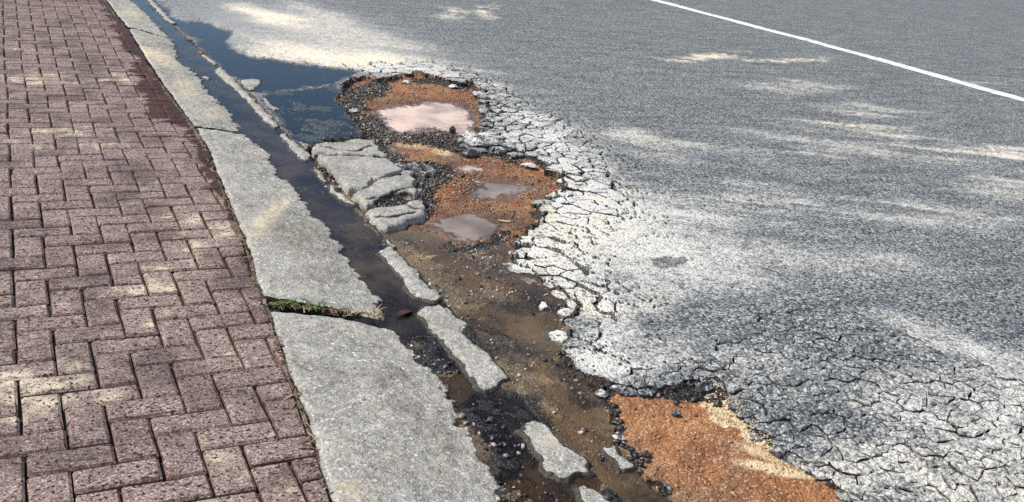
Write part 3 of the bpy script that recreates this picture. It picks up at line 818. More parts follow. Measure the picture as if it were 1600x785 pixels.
if rest_V:
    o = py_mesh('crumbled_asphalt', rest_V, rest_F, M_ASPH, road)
    at = o.data.attributes.new('dust', 'FLOAT', 'POINT'); at.data.foreach_set('value', np.array(rest_d, np.float32))
    o['kind'] = 'stuff'
print('pieces', len(piece_list))

# ------------------------------------------------------------------ white line
def white_line():
    ys = np.concatenate([np.arange(1.5, 14, 0.02), np.arange(14, 40, 0.2)])
    xc = np.interp(ys, [0, 4.0, 5.7, 7.3, 9.2, 10.3, 40], [8.64, 8.66, 8.69, 8.73, 8.69, 8.66, 8.6])+0.012*fbm(ys, ys*0, 1.3, 2, 300)
    cols = np.linspace(-1, 1, 7)
    hw = 0.105
    V = []
    for k, y in enumerate(ys):
        el = 0.006*(vnoise(np.array(y*9), np.array(1.0), 310)*2-1); er = 0.006*(vnoise(np.array(y*9), np.array(5.0), 311)*2-1)
        for c in cols:
            V.append((xc[k]+c*hw+(el if c < -.9 else er if c > .9 else 0), y, 0))
    V = np.array(V)
    zz, _, _ = relief(V[:, 0], V[:, 1])
    V[:, 2] = zz+0.004
    o = link_mesh('lane_line', V, grid_faces(len(ys), len(cols)), M_PAINT, road)
    o['label'] = 'solid white painted lane line on the grey asphalt'
white_line()

# ------------------------------------------------------------------ kerb slabs
def yline(p, q, z):
    a, b = poly([p, q], z)
    return lambda x: a[1]+(b[1]-a[1])*(x-a[0])/(b[0]-a[0])
J = [yline((425,467),(595,484),0), yline((429,487),(600,499),0), yline((308,197),(366,196),0), yline((312,201),(366,202),0), yline((199,42),(255,51),0), yline((201,46),(258,54),0)]
def kerb_slab(y0f, y1f, lab, seed, dusts=()):
    nx_, L = 84, None
    yy0, yy1 = y0f(1.0), y1f(1.0)
    ny_ = int(min(420, max(120, (yy1-yy0)/0.0085)))
    s = np.linspace(0, 1, nx_)
    t = np.linspace(0, 1, ny_)
    # finer rows near the camera
    T, S = np.meshgrid(t, s, indexing='ij')
    ym = yy0+(yy1-yy0)*T
    xb = x_back(ym); xf = x_front(ym)+0.07
    chip = 0.006*fbm(xb*0+seed, ym, 12, 4, seed)
    Xs = (xb+chip)*(1-S)+xf*S
    e0 = y0f(Xs)+0.010*fbm(Xs, Xs*0+seed, 9, 4, seed+1); e1 = y1f(Xs)+0.010*fbm(Xs, Xs*0+seed, 9, 4, seed+2)
    Ys = e0*(1-T)+e1*T
    dfront = x_front(Ys)-Xs+0.022*fbm(Xs, Ys, 16, 4, seed+3)+0.012*fbm(Xs, Ys, 60, 2, seed+8)
    plane = 0.012-0.020*S+0.004*fbm(Xs, Ys, 2.2, 3, seed+4)+0.0022*fbm(Xs, Ys, 14, 4, seed+5)+0.0009*fbm(Xs, Ys, 70, 3, seed+6)
    Zs = np.minimum(plane, gutter_level(Ys)+np.where(dfront > 0, 0.16, 0.75)*dfront+0.002*fbm(Xs, Ys, 40, 3, seed+9)+0.003)
    db_ = np.minimum.reduce([(Xs-xb-chip), (Ys-e0), (e1-Ys)])
    Zs = Zs-0.010*(1-sstep(0, 0.016, db_))*(0.6+0.8*vnoise(Xs*40, Ys*40, seed+7))
    V = np.stack([Xs, Ys, Zs], -1).reshape(-1, 3)
    F = grid_faces(ny_, nx_)[:, ::-1]
    # skirt
    idx = np.arange(ny_*nx_).reshape(ny_, nx_)
    ring = np.concatenate([idx[0, :], idx[1:, -1], idx[-1, -2::-1], idx[-2:0:-1, 0]])
    base = len(V)
    Vb = V[ring].copy(); Vb[:, 2] = -0.11
    k = np.arange(len(ring)); k2 = np.roll(k, -1)
    Fs = np.stack([ring[k2], ring[k], base+k, base+k2], -1)[:, ::-1]
    V = np.concatenate([V, Vb]); F = np.concatenate([F, Fs])
    wetv = np.concatenate([(1-sstep(-0.004, 0.014, dfront)).ravel(), np.zeros(len(ring))])
    dv = np.zeros(ny_*nx_)
    for (px, py, rx, ry, an, st) in dusts:
        dv = np.maximum(dv, (blob(Xs, Ys, px, py, rx, ry, an, z=0.0)*st).ravel())
    dv = np.concatenate([dv, np.zeros(len(ring))])
    edge = np.concatenate([np.zeros(ny_*nx_), np.ones(len(ring))])
    o = link_mesh('kerb_slab', V, F, M_CONC, None, dict(wet=wetv, dust=dv, edge=edge))
    return tag(o, lab, 'kerb slab', 'kerb slabs between the brick paving and the gutter')
kerb_slab(lambda x: -1.9+0*x, J[1], 'nearest large grey concrete kerb slab with pebbles showing, below the grass tuft', 401, [(545,770,40,20,0,.35)])
kerb_slab(J[0], J[3], 'long grey kerb slab with cream dust stain, above the grass tuft', 402, [(415,345,48,17,-52,.52),(440,318,30,14,-45,.42),(470,400,60,30,30,.15)])
kerb_slab(J[2], J[5], 'narrowing pale kerb slab with wavy water edge beside the blue water', 403, [(240,85,40,14,20,.6),(290,140,30,20,20,.45),(330,175,30,14,0,.35)])
kerb_slab(J[4], lambda x: 16.0+0*x, 'farthest kerb slab, at the top edge beside dark wet bricks', 404, [(205,20,20,14,0,.4)])

# ------------------------------------------------------------------ patches of concrete and slabs: relief lumps with their own outline
def lump(name, pts, ztop, mat, lab=None, cat=None, group=None, seed=0, level=None, slope=0.14, step=1.1, warp=0.012, drop=0.07, cracks=(), wetrim=0.02, zfun=None, dusty=0.0, round_=0.010, parent=None):
    P = poly(pts, ztop)
    a = np.array(pts, float)
    u = np.arange(a[:, 0].min()-14, a[:, 0].max()+14, step); v = np.arange(a[:, 1].min()-12, a[:, 1].max()+14, step*0.8)
    U, V_ = np.meshgrid(u, v)
    q = G(U.ravel(), V_.ravel(), ztop); x, y = q[:, 0], q[:, 1]
    d = sdf(x+warp*fbm(x, y, 14, 3, seed), y+warp*1.5*fbm(x, y, 14, 3, seed+1), P)
    top = ztop+0.003*fbm(x, y, 6, 3, seed+2)+0.0014*fbm(x, y, 50, 3, seed+3)
    if zfun is not None: top = top+zfun(x, y)
    if level is not None:
        zz = np.minimum(top, level+np.where(d > 0, slope, 1.1)*d+0.004*fbm(x, y, 45, 3, seed+4))
        keep = d > -0.05
    else:
        rr = np.clip(d/round_, 0, 1)
        zz = top-round_*(1-np.sqrt(np.clip(1-(1-rr)**2, 0, 1)))
        zz = np.where(d < 0, top-round_-drop*sstep(0, -0.012, d), zz)
        keep = d > -0.014
    tarv = np.zeros(x.shape)
    for cl, w, dp in cracks:
        cd = polyline_d(x+0.012*fbm(x, y, 12, 3, seed+5), y+0.02*fbm(x, y, 12, 3, seed+6), poly(cl, ztop))
        ww = w*(0.5+vnoise(x*12, y*12, seed+7))
        zz = zz-dp*(1-sstep(ww*.4, ww, cd))*(d > 0)
        tarv = np.maximum(tarv, 1-sstep(ww*.5, ww*1.1, cd))
    F = grid_faces(*U.shape)
    F = F[keep[F].all(1)]
    wetv = np.clip(1-sstep(0.0, wetrim, d), 0, 1)*(1.0 if level is not None else 0.0)
    wetv = np.maximum(wetv, tarv*0.9)
    V, F, at = compact(np.stack([x, y, zz], 1), F, dict(wet=wetv, dust=np.full(x.shape, dusty), edge=np.zeros(x.shape), tar=tarv))
    o = link_mesh(name, V, F, mat, parent, at)
    return tag(o, lab, cat, group)
GR = 'worn concrete remnants of the gutter edge'
LV = Z_GW+0.004
edge_bits = [
 ([(591,393),(603,386),(615,384),(640,408),(668,438),(688,458),(686,466),(665,465),(650,463),(636,448),(624,430),(606,411)], 'straight grey gutter edge block above the grassy joint line', -0.018, LV),
 ([(652,484),(664,476),(684,472),(703,480),(716,494),(733,507),(730,518),(748,536),(771,552),(783,570),(793,588),(782,602),(763,609),(746,600),(729,583),(714,556),(695,540),(676,519),(662,500)], 'long pale bumpy concrete remnant in the muddy gutter, largest of them', -0.022, Z_MUD+0.006),
 ([(810,670),(822,659),(836,657),(858,668),(878,689),(900,704),(914,715),(922,727),(912,738),(898,743),(890,750),(872,747),(853,733),(845,716),(836,706),(818,688)], 'pale concrete island standing in brown mud near the bottom', -0.026, Z_MUD+0.006),
 ([(941,700),(950,694),(963,695),(972,706),(982,716),(1000,727),(994,733),(976,740),(967,728),(960,718),(948,712)], 'small grey concrete remnant beside the dry orange pothole', -0.026, Z_MUD+0.006),
 ([(900,762),(915,757),(932,763),(950,775),(975,795),(960,820),(930,800),(905,780)], 'pale concrete remnant cut by the bottom edge of the view', -0.026, Z_MUD+0.006),
 ([(436,207),(446,206),(458,219),(475,230),(485,242),(480,249),(466,246),(455,232),(444,220)], 'pale gutter edge strip touching the wet asphalt corner', -0.018, LV),
 ([(486,260),(494,259),(503,268),(511,280),(506,283),(497,276)], 'small white gutter edge chip beside the dark crack', -0.018, LV),
 ([(512,286),(520,287),(535,300),(556,318),(548,318),(530,310),(518,298)], 'thin white sliver of gutter edge beside the broken slabs', -0.018, LV),
 ([(598,366),(604,369),(618,382),(612,386),(602,376)], 'tiny white sliver at the tip of the straight gutter block', -0.018, LV),
 ([(333,108),(344,103),(362,118),(379,134),(392,148),(410,166),(424,182),(437,196),(428,198),(412,188),(398,172),(388,160),(374,146),(356,128),(340,118)], 'long pale gutter edge strip running beside the blue water', -0.018, LV),
 ([(315,85),(322,84),(340,98),(336,101),(322,93)], 'short white strip standing in the blue water', -0.020, LV),
 ([(313,120),(322,118),(332,121),(324,123)], 'small white fleck of concrete at the wavy kerb edge', -0.022, LV),
 ([(373,124),(392,123),(409,124),(404,133),(390,141),(380,134)], 'pale triangle of dry road at the blue water tip', -0.020, LV),
 ([(394,146),(406,145),(420,154),(425,163),(437,169),(430,172),(416,166),(402,156)], 'pale ragged patch on the upper left of the wet asphalt', -0.022, LV),
 ([(268,36),(276,36),(262,24),(245,6),(235,-6),(226,-6),(240,12),(256,28)], 'pale strip of gutter edge at the very top', -0.018, LV),
]
for k, (pts, lab, zt, lv) in enumerate(edge_bits):
    lump('gutter_edge_remnant', pts, zt, M_LIP, lab, 'concrete', GR, 500+13*k, level=lv, slope=0.34, wetrim=0.012, step=1.2)

# broken slabs left standing beside the pothole
SG = 'broken slabs left standing beside the pothole'
lump('broken_slab', [(489,232),(494,225),(520,221),(562,216),(584,218),(592,230),(606,245),(620,256),(627,264),(610,270),(585,280),(565,294),(548,296),(536,286),(520,266),(504,250)], Z_ROAD, M_SLAB, 'largest cracked grey slab, touching the wet asphalt patch', 'broken slab', SG, 701,
     cracks=[([(494,238),(520,242),(545,241),(572,242),(608,244)], 0.030, 0.03), ([(502,228),(530,233),(556,234),(580,228)], 0.014, 0.012)], dusty=0.0, drop=0.05, round_=0.008)
lump('broken_slab', [(551,300),(570,294),(594,280),(620,273),(640,272),(650,281),(646,288),(655,296),(648,303),(626,302),(612,309),(596,313),(575,320),(566,311)], Z_ROAD-0.002, M_SLAB, 'middle grey slab of the three, between two wide cracks', 'broken slab', SG, 731,
     cracks=[([(576,309),(604,303),(630,294),(648,290)], 0.016, 0.016), ([(596,314),(612,304),(640,301)], 0.030, 0.03)], drop=0.05, round_=0.014)
lump('broken_slab', [(569,327),(582,322),(602,322),(626,318),(645,313),(658,312),(667,318),(668,328),(660,338),(644,342),(625,347),(604,352),(592,350),(580,340)], Z_ROAD+0.004, M_SLAB, 'pale rounded slab, nearest of the three, with a dark shadowed end', 'broken slab', SG, 761,
     cracks=[([(630,318),(645,326),(668,326)], 0.020, 0.016), ([(590,340),(620,336),(650,332)], 0.012, 0.008)], drop=0.05, round_=0.030, dusty=0.05)
lump('broken_slab', [(604,258),(625,250),(655,252),(680,262),(684,272),(668,280),(674,290),(660,296),(648,286),(634,272),(618,266)], -0.026, M_ASPH, 'dark crumbling lump of asphalt between the slabs and the soil', 'broken slab', SG, 791,
     cracks=[([(610,262),(640,264),(680,268)], 0.03, 0.02), ([(630,254),(650,270),(660,294)], 0.03, 0.02), ([(655,254),(668,268),(670,290)], 0.024, 0.02)], drop=0.03, round_=0.02, zfun=lambda x, y: 0.014*fbm(x, y, 16, 3, 799), dusty=0.15)

# islands of white crust left on the mud beside the asphalt edge
for k, (pts, lab) in enumerate([
  ([(838,474),(846,470),(857,472),(855,478),(843,480)], 'single white island of crust alone on the mud'),
  ([(873,488),(884,482),(898,479),(912,484),(914,489),(904,492),(894,497),(880,496)], 'white lobed island of crust below the ragged asphalt edge'),
  ([(861,518),(872,515),(886,519),(887,526),(880,533),(868,531)], 'rounded white island of crust, lowest beside the asphalt edge'),
  ([(876,513),(886,509),(892,514),(885,518)], 'small white crust pebble above the lowest rounded island'),
  ([(893,521),(900,518),(906,522),(899,527)], 'tiny white crust piece touching the asphalt edge'),
  ([(801,412),(815,407),(846,402),(868,404),(864,416),(846,424),(822,420),(806,419)], 'flat white tongue of asphalt crust poking into the mud'),
  ([(806,376),(822,370),(850,366),(846,374),(828,380),(812,381)], 'pointed cream tongue of asphalt crust beside the nearest puddle'),
 ]):
    lump('crust_island', pts, -0.028, M_ASPH, lab, 'asphalt crust', 'white crust islands at the asphalt edge', 820+9*k, warp=0.010, drop=0.03, round_=0.006, dusty=0.95)

# loose chunks
CH = 'loose asphalt chunks lying in the potholes'
chunks = [  # px, py, half width m, half depth m, height, material, dust, label
 (735,217,.085,.075,.035,0,.75,'leftmost white chunk at the lip of the cracked cluster'),
 (742,228,.10,.08,.035,0,.8,'flat white chunk in front of the leftmost one'),
 (768,229,.085,.07,.040,0,.35,'grey domed chunk on the orange soil below the cracked cluster'),
 (760,218,.085,.06,.030,0,.6,'oblong pale chunk wedged behind the grey domed chunk'),
 (772,241,.05,.05,.040,0,.1,'small dark grey chunk standing on the orange soil'),
 (828,263,.075,.045,.022,0,.9,'flat white chip alone on the soil near the cracked edge'),
 (735,244,.075,.06,.035,1,0,'black tar lump beside the dark gravel band'),
 (707,206,.035,.04,.040,1,0,'small black stone standing in the pinkish puddle'),
 (635,132,.05,.05,.022,0,.7,'small white chunk on the soil below the pothole rim'),
 (707,138,.055,.05,.022,0,.9,'cream chunk fallen from the pothole rim'),
 (552,176,.055,.06,.022,0,.4,'pale chunk at the wet asphalt corner'),
 (658,324,.04,.04,.045,1,0,'dark lump under the rounded slab end'),
 (966,687,.030,.022,.020,0,.85,'white pebble chunk above the small grey remnant'),
 (1010,712,.022,.018,.016,1,0,'black lump lying in the dry orange pothole'),
 (1012,723,.016,.014,.012,1,0,'smaller black lump below another in the orange pothole'),
 (1054,655,.022,.016,.014,0,.1,'grey stone under the broken edge of the orange pothole'),
 (938,622,.030,.030,.020,0,.35,'grey chunk at the corner of mud and broken asphalt'),
 (1120,640,.022,.018,.018,1,0,'black stone lying on the cream sand'),
 (1098,618,.05,.035,.030,0,.0,'dark grey asphalt chunk beside the cream sand'),
 (1040,408,.0,.0,.0,0,0,''),
 (1158,664,.030,.022,.020,0,.2,'grey chunk half sunk in cream sand'),
]
for k, (px, py, hw, hd, ht, mt, du, lab) in enumerate(chunks):
    if hw == 0: continue
    rnd = np.random.default_rng(900+k)
    n = 9
    hw, hd = hw*0.72, hd*0.72
    an = np.sort((np.arange(n)+rnd.random(n)*0.7)/n*2*math.pi)
    rr = 0.78+0.32*rnd.random(n)
    a = math.atan2(-_s, _c)
    out = []
    for t_, r_ in zip(an, rr):
        ex, ey = hw*r_*math.cos(t_), hd*r_*math.sin(t_)
        out.append((ex*math.cos(a)-ey*math.sin(a), ex*math.sin(a)+ey*math.cos(a)))
    V, F = chunk_mesh(out, ht+0.02, min(ht, hw)*0.35, rnd, ht*0.35, (0.15*(rnd.random()-.5), 0.15*(rnd.random()-.5)))
    c = G([px], [py], -0.045)[0]
    zb, _, _ = relief(np.array([c[0]]), np.array([c[1]]))
    o = py_mesh('asphalt_chunk', V, F, [M_ASPH, M_TARSTONE][mt])
    o.location = (c[0], c[1], float(zb[0])+ht)
    o['dusty'] = du
    tag(o, lab, 'asphalt chunk', CH)

# ------------------------------------------------------------------ gravel (small stones nobody could count)
def stones(name, n, weight, smin, smax, mat, lab, seed, bury=0.15, pick=None):
    r = np.random.default_rng(seed)
    w = weight*1.0
    w = w/w.sum()
    idx = r.choice(len(X), n, p=w)
    cube = np.array([(-1,-1,-1),(1,-1,-1),(1,1,-1),(-1,1,-1),(-1,-1,1),(1,-1,1),(1,1,1),(-1,1,1)], float)*0.62
    fc = np.array([(0,3,2,1),(4,5,6,7),(0,1,5,4),(1,2,6,5),(2,3,7,6),(3,0,4,7)])
    s = smin+(smax-smin)*r.random(n)**2.6
    jit = 1+0.55*(r.random((n, 8, 3))-0.5)
    q = cube[None]*jit*s[:, None, None]*np.stack([0.8+0.5*r.random(n), 0.8+0.5*r.random(n), 0.5+0.4*r.random(n)], -1)[:, None, :]
    a = r.random(n)*6.283; ca, sa = np.cos(a)[:, None], np.sin(a)[:, None]
    tl = (r.random((n, 2))-0.5)*0.9
    x = q[:, :, 0]*ca-q[:, :, 1]*sa; y = q[:, :, 0]*sa+q[:, :, 1]*ca
    z = q[:, :, 2]+x*tl[:, :1]+y*tl[:, 1:]
    jx = (r.random(n)-.5)*0.02; jy = (r.random(n)-.5)*0.03
    V = np.stack([x+(X[idx]+jx)[:, None], y+(Y[idx]+jy)[:, None], z+(Z[idx]+s*bury)[:, None]], -1).reshape(-1, 3)
    F = (fc[None]+8*np.arange(n)[:, None, None]).reshape(-1, 4)
    o = link_mesh(name, V, F, mat, None, None, smooth=False)
    return tag(o, lab, 'gravel', kind='stuff')
# the area each sheet point stands for, so that density is per ground area
dist2 = (X-CAM[0])**2+(Y-CAM[1])**2+CAM[2]**2
area = dist2**1.5
infr = (UU.ravel() > -20) & (UU.ravel() < 1620) & (VV.ravel() > -15) & (VV.ravel() < 800)
base_w = area*infr
clump = sstep(-0.15, 0.7, fbm(X, Y, 6, 4, 600))
stones('tar_gravel', 10000, base_w*(np.clip(tar_g, 0, 1)*(CLS > 0)*(CLS < 4))*(0.2+clump)+1e-12, 0.003, 0.012, M_TARSTONE, 'black tar coated gravel crumbled along the pothole edges', 1)
stones('pothole_grit', 7000, base_w*((CLS == 1)*1.0+(CLS == 3)*0.07)*(0.25+clump)*(pool_d < -0.01)+1e-12, 0.0022, 0.0075, M_CLOD, 'orange grit and small clods on the pothole soil', 2)
stones('grey_grit', 3200, base_w*((CLS == 1)*0.6+(CLS == 2)*0.6+(CLS == 3)*0.06)*(0.15+clump)*(pool_d < -0.01)+1e-12, 0.002, 0.007, M_GREYSTONE, 'pale grey grit scattered through soil and mud', 3)
stones('gutter_gravel', 9000, base_w*((CLS == 4)*1.0+(CLS == 2)*0.22)*(0.1+clump)+1e-12, 0.003, 0.011, M_TARSTONE, 'dark gravel lying in the gutter water and mud', 4)
stones('gutter_pebbles', 2600, base_w*((CLS == 4)*1.0+(CLS == 2)*0.3)*(0.1+clump)+1e-12, 0.002, 0.011, M_GREYSTONE, 'pale pebbles lying in the gutter water', 5)
stones('sand_crumbs', 1300, base_w*(np.clip(sand, 0, 1)**2*(CLS > 0))+1e-12, 0.0015, 0.0048, mat_stone('sand_crumb', [(0, (.5,.36,.2)), (1, (.82,.7,.5))], .9, .2), 'cream sand crumbs along the dry pothole rim', 6)
rim_w = base_w*(CLS == 0)*np.exp(-np.abs(AT['dh'])/0.10)*(wet < .1)
stones('road_grit', 1500, rim_w+base_w*(CLS == 0)*0.004, 0.002, 0.008, M_TARSTONE, 'dark grit scattered over the asphalt', 7)

# ------------------------------------------------------------------ brick paving in 90 degree herringbone
pave = link_mesh('pavement', *(lambda ys_: (np.array([(xx, yy, -0.017) for yy in ys_ for xx in (-14.0, float(x_back(np.array(yy)))+0.03)]), grid_faces(len(ys_), 2)[:, ::-1]))(np.concatenate([np.arange(-3, 14, 0.1), np.arange(14, 40, 2.0)])), M_JOINT, None, smooth=False)
tag(pave, kind='structure')
ys_e = np.concatenate([np.arange(-1.6, 4, 0.008), np.arange(4, 14, 0.03)]); se = np.linspace(-0.13, 0.02, 26)
SE, YE = np.meshgrid(se, ys_e)
XE = x_back(YE)+SE
ZE = -0.020+0.020*sstep(-0.055, -0.012, SE+0.022*fbm(XE, YE, 5, 4, 810))*(0.55+0.45*fbm(XE, YE, 3, 3, 811))+0.003*fbm(XE, YE, 30, 3, 812)
ZE = np.where(SE > 0.0, -0.04, np.minimum(ZE, -0.001))
link_mesh('joint_dirt', np.stack([XE, YE, ZE], -1).reshape(-1, 3), grid_faces(*SE.shape)[:, ::-1], mat_plain('edge_dirt', (0.045, 0.034, 0.028), (0.20, 0.155, 0.115), 45), pave)['kind'] = 'stuff'
U = 0.1
def brick_mesh(outline, seed, th=0.06, ch=0.0068):
    rnd = np.random.default_rng(seed)
    o = np.array(outline); n = len(o)
    c = o.mean(0)
    V = []; F = []
    # inset by moving every corner towards the inside
    ins = []
    for i in range(n):
        a, b, d = o[i-1], o[i], o[(i+1) % n]
        e1 = (b-a)/max(1e-6, np.hypot(*(b-a))); e2 = (d-b)/max(1e-6, np.hypot(*(d-b)))
        n1 = np.array([-e1[1], e1[0]]); n2 = np.array([-e2[1], e2[0]])
        k = n1+n2; k = k/max(0.35, (k@n1))
        ins.append(b+k*ch*(0.75+0.6*rnd.random()))
    for p in o: V.append((p[0], p[1], -th))
    for p in o: V.append((p[0], p[1], -ch*(0.7+0.6*rnd.random())))
    for p in ins: V.append((p[0], p[1], 0.0008*(rnd.random()-.5)))
    for i in range(n):
        j = (i+1) % n
        F.append((i, j, n+j, n+i)); F.append((n+i, n+j, 2*n+j, 2*n+i))
    F.append(tuple(range(2*n, 3*n)))
    return V, F
def rect_outline(w, h, seed):
    rnd = np.random.default_rng(seed)
    g = 0.0029
    pts = []
    cs = [(-w/2+g, -h/2+g), (w/2-g, -h/2+g), (w/2-g, h/2-g), (-w/2+g, h/2-g)]
    for i in range(4):
        a = np.array(cs[i]); b = np.array(cs[(i+1) % 4]); L = np.hypot(*(b-a)); e = (b-a)/L; nn = np.array([-e[1], e[0]])
        cr = 0.003+0.005*rnd.random()
        pts.append(a+e*cr)
        if L > 0.15: pts.append(a+e*L*(0.35+0.3*rnd.random())+nn*0.002*rnd.random())
        pts.append(b-e*(0.003+0.005*rnd.random()))
    return pts
variants = {'H': [], 'V': []}
for k in range(7):
    for o_, (w_, h_) in (('H', (2*U, U)), ('V', (U, 2*U))):
        V, F = brick_mesh(rect_outline(w_, h_, 50+k), 80+k)
        me = bpy.data.meshes.new('brick'); me.from_pydata(V, [], F); me.update(); me.materials.append(M_BRICK)
        variants[o_].append((me, V, F))
BRICK_DUST = [(60,600,110,22,-8,.95),(30,650,60,20,-8,.75),(90,122,130,7,0,.75),(85,205,60,6,0,.75),(130,228,110,6,-3,.75),(290,335,34,24,20,.7),(325,390,26,26,10,.85),(260,440,45,25,20,.5),(360,345,18,12,0,.8),(345,740,34,26,20,.55),(270,470,40,20,0,.45),(60,490,90,12,-8,.4),(330,290,40,10,0,.3),(250,300,60,12,0,.2),(120,160,60,8,0,.2),(60,80,60,7,0,.3),(150,75,30,8,0,.3)]
WETB = poly([(150,-10),(192,60),(210,90),(212,125),(222,160),(250,190),(285,205),(300,240),(315,262),(345,300),(360,312),(395,400),(410,440),(440,440),(310,190),(250,120),(175,-10)], 0.0)
# the same small dips and shifts of the laid bricks, smooth over the ground
jobs = []
for j in range(-16, 190):
    for i in range(-60, 10):
        k = (i+j) % 4
        if k == 0: jobs.append(('H', i, j, (i+1)*U, (j+.5)*U))
        elif k == 2: jobs.append(('V', i, j, (i+.5)*U, (j+1)*U))
bx = np.array([q[3] for q in jobs]); by = np.array([q[4] for q in jobs])
def to_px(x, y, z=0):
    d = np.stack([x-CAM[0], y-CAM[1], np.full(np.shape(x), z-CAM[2])], -1)
    zz = d@FW
    return CX+F_PX*(d@RI)/zz, CY-F_PX*(d@UP)/zz, zz
ppx, ppy, pzz = to_px(bx, by)
def brick_masks(x, y):
    x = np.asarray(x, float); y = np.asarray(y, float)
    d = np.zeros(x.shape)
    xw = x+0.05*fbm(x, y, 3, 3, 720); yw = y+0.07*fbm(x, y, 3, 3, 725)
    for px, py, rx, ry, an, st in BRICK_DUST: d = np.maximum(d, blob(xw, yw, px, py, rx, ry*1.25, an, z=0)*st*0.74)
    w = sstep(-0.06, 0.05, sdf(x+0.05*fbm(x, y, 5, 3, 730), y+0.10*fbm(x, y, 3, 3, 735), WETB))
    return d, w
shx = 0.004*fbm(bx, by, 1.5, 2, 700); shy = 0.005*fbm(bx, by, 1.5, 2, 705); shz = 0.0035*fbm(bx, by, 1.1, 2, 710)
lim = x_back(by)-0.014
near = (pzz > 0.3) & (ppx > -1100) & (ppy > -60) & (ppy < 1700) & (bx-0.1 < lim+0.02)
order = [q for q in np.argsort(pzz) if near[q]]
def scr(q): return (1.0 if (-25 < ppx[q] and -8 < ppy[q] < 800) else 0.0)
inview = [q for q in order if scr(q)]
others = [q for q in order if not scr(q)]
part_set = set(inview[:296])
far_V, far_F = [], []
brick_jobs = []
br = np.random.default_rng(77)
def clip_x(P, ys_, gap):
    # cut a brick outline along the kerb
    a = (float(x_back(np.array(ys_-0.12)))-gap, ys_-0.12); b = (float(x_back(np.array(ys_+0.12)))-gap, ys_+0.12)
    nx, ny = b[1]-a[1], -(b[0]-a[0])
    return clip_half([tuple(p) for p in P], nx, ny, a[0]*nx+a[1]*ny)
for q in inview+others:
    o_, i, j, cx_, cy_ = jobs[q]
    me, V, F = variants[o_][br.integers(0, 7)]
    loc = (cx_+shx[q]+0.0012*br.normal(), cy_+shy[q]+0.0012*br.normal(), shz[q]+0.0012*br.normal())
    rot = (0.010*br.normal(), 0.010*br.normal(), 0.008*br.normal())
    half = U if o_ == 'H' else U/2
    cut = cx_+half > lim[q]-0.01
    if cut:
        w_, h_ = (2*U, U) if o_ == 'H' else (U, 2*U)
        P = [(p[0]+loc[0], p[1]+loc[1]) for p in rect_outline(w_, h_, 50+q)]
        P = clip_x(P, cy_, 0.010+0.012*br.random())
        cl = []
        for p in P:
            if not cl or math.hypot(p[0]-cl[-1][0], p[1]-cl[-1][1]) > 0.004: cl.append(p)
        if len(cl) < 3: continue
        a = np.array(cl); ar = 0.5*abs(np.dot(a[:, 0], np.roll(a[:, 1], 1))-np.dot(a[:, 1], np.roll(a[:, 0], 1)))
        if ar < 0.0012: continue
        V, F = brick_mesh([(p[0]-loc[0], p[1]-loc[1]) for p in cl], 3000+q, ch=0.004)
        me = None
    if q in part_set:
        if me is None:
            me = bpy.data.meshes.new('brick'); me.from_pydata(V, [], F); me.update(); me.materials.append(M_BRICK)
        else:
            me = me.copy()
        o = bpy.data.objects.new('brick', me); C.objects.link(o); o.parent = pave
        o.location = loc; o.rotation_euler = rot
        brick_jobs.append((me, np.array([(v[0]+loc[0], v[1]+loc[1]) for v in V]), 0.26*br.random()**2))
    else:
        b = len(far_V)
        far_V += [(v[0]+loc[0], v[1]+loc[1], v[2]+loc[2]-0.0*v[0]) for v in V]
        far_F += [tuple(x_+b for x_ in f) for f in F]
far = py_mesh('brick_field', far_V, far_F, M_BRICK, pave)
far['kind'] = 'stuff'
brick_jobs.append((far.data, np.array([(v[0], v[1]) for v in far_V]), 0.08))
_q = np.concatenate([j_[1] for j_ in brick_jobs]); _d, _w = brick_masks(_q[:, 0], _q[:, 1]); _k = 0
for me, q_, ex in brick_jobs:
    n_ = len(q_)
    for an_, av_ in (('dust', _d[_k:_k+n_]+ex), ('wet', _w[_k:_k+n_])):
        at = me.attributes.new(an_, 'FLOAT', 'POINT'); at.data.foreach_set('value', np.clip(av_, 0, 1).astype(np.float32))
    _k += n_
print('bricks in view', len(inview), 'part', len(part_set))

# ------------------------------------------------------------------ grass in the kerb joint
def blades(name, base_px, n, mat, length, spread, seed, lab, w=0.0024, zb=-0.015, lean=0.9):
    r = np.random.default_rng(seed)
    V = []; F = []
    c0 = G([base_px[0]], [base_px[1]], zb)[0]
    for k in range(n):
        a = r.random()*6.283; L = length*(0.45+0.7*r.random())
        bx_, by_ = c0[0]+spread[0]*(r.random()-.5), c0[1]+spread[1]*(r.random()-.5)
        d = np.array([math.cos(a), math.sin(a)]); s_ = np.array([-d[1], d[0]])
        ln = lean*(0.5+0.7*r.random())
        b = len(V); seg = 5
        for q in range(seg+1):
            t = q/seg
            x = bx_+d[0]*L*ln*t**1.4; y = by_+d[1]*L*ln*t**1.4; z = zb+L*0.62*(t-0.55*t*t)
            ww = w*(1-t)**0.7*(0.7+0.3*math.sin(t*3))+0.0003
            V.append((x-s_[0]*ww, y-s_[1]*ww, z)); V.append((x+s_[0]*ww, y+s_[1]*ww, z+0.0006))
        for q in range(seg): F.append((b+2*q, b+2*q+1, b+2*q+3, b+2*q+2))
    o = py_mesh(name, V, F, mat, smooth=True)
    return tag(o, lab, 'grass tuft')
blades('grass_tuft', (444,481), 22, M_GRASS, 0.085, (0.10, 0.02), 41, 'green grass tuft in the kerb joint against the brick paving')
blades('grass_tuft', (490,484), 18, M_GRASS, 0.09, (0.05, 0.02), 42, 'green grass tuft spreading in the middle of the kerb joint')
blades('grass_tuft', (560,491), 30, M_STRAW, 0.060, (0.16, 0.02), 43, 'dry straw coloured tuft in the kerb joint near the gutter', w=0.0016)
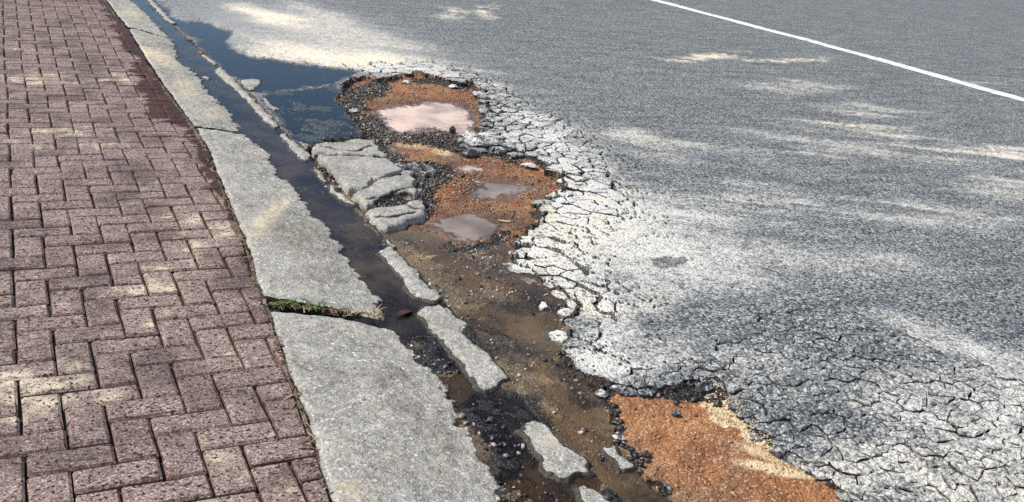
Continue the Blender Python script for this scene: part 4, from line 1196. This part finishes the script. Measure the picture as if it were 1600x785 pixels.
blades('grass_tuft', (662,408), 16, M_STRAW, 0.060, (0.06, 0.06), 44, 'small dry weed tuft beside the straight gutter block', w=0.0018, zb=-0.035)

# wet red leaf at the gutter end of the joint
c = G([622], [490], -0.026)[0]
Vl = []; Fl = []
for k in range(9):
    t = k/8; w_ = 0.013*math.sin(math.pi*min(1, t*0.96+0.03))**0.8
    x = c[0]-0.01+0.075*t; y = c[1]-0.012+0.035*t
    Vl += [(x-0.3*w_, y+w_, -0.026+0.004*math.sin(t*5)), (x, y, -0.030+0.004*math.sin(t*5)), (x+0.3*w_, y-w_, -0.026+0.005*math.sin(t*4))]
for k in range(8):
    for q in range(2): Fl.append((3*k+q, 3*k+q+1, 3*k+q+4, 3*k+q+3))
tag(py_mesh('fallen_leaf', Vl, Fl, M_LEAF, smooth=True), 'dark red wet leaf lying in the gutter at the kerb joint', 'leaf')

# bits of dry leaf and straw caught along the kerb and in the joint
def litter(n, seed):
    r = np.random.default_rng(seed); V = []; F = []
    for k in range(n):
        if k % 3:
            y = -0.5+5.0*r.random()**1.5; x = float(x_back(np.array(y)))-0.004-0.03*r.random(); z = 0.001
        else:
            x = 0.78+0.34*r.random(); y = float(J[0](x))-0.012-0.03*r.random(); z = -0.012
        L = 0.008+0.022*r.random(); w = 0.001+0.004*r.random()**2; a = r.random()*6.28
        d = np.array([math.cos(a), math.sin(a)])*L; e = np.array([-d[1], d[0]])/L*w
        b = len(V)
        for t_, hz in ((-1, 0.002), (0, 0.005+0.004*r.random()), (1, 0.001)):
            V.append((x+d[0]*t_-e[0], y+d[1]*t_-e[1], z+hz)); V.append((x+d[0]*t_+e[0], y+d[1]*t_+e[1], z+hz+0.001))
        F += [(b, b+1, b+3, b+2), (b+2, b+3, b+5, b+4)]
    tag(py_mesh('leaf_litter', V, F, mat_stone('dry_leaf_bits', [(0, (.07,.045,.025)), (.6, (.20,.13,.07)), (1, (.42,.34,.2))], .8, .2)), 'dry leaf and straw bits caught along the kerb and in its joint', 'litter', kind='stuff')
litter(240, 55)

# a dry twig on the soil between the two grey puddles
def twig(pts, rad, lab):
    P = poly(pts, -0.043)
    zz, _, _ = relief(P[:, 0].copy(), P[:, 1].copy())
    V = []; F = []
    for k in range(len(P)):
        for q in range(6):
            a = q*math.pi/3
            V.append((P[k, 0]+rad*math.cos(a)*0.7, P[k, 1]+rad*math.cos(a)*0.7, zz[k]+0.006+rad*math.sin(a)))
    for k in range(len(P)-1):
        for q in range(6): F.append((6*k+q, 6*k+(q+1) % 6, 6*k+6+(q+1) % 6, 6*k+6+q))
    tag(py_mesh('twig', V, F, M_STRAW, smooth=True), lab, 'twig')
twig([(778,346),(788,348),(797,350)], 0.005, 'thin dry twig at the edge of the nearest grey puddle')
twig([(803,328),(801,336),(798,344)], 0.004, 'short dry twig on the soil between the grey puddles')

scene.cycles.use_denoising = False
scene.cycles.transparent_max_bounces = 12
scene.cycles.max_bounces = 6
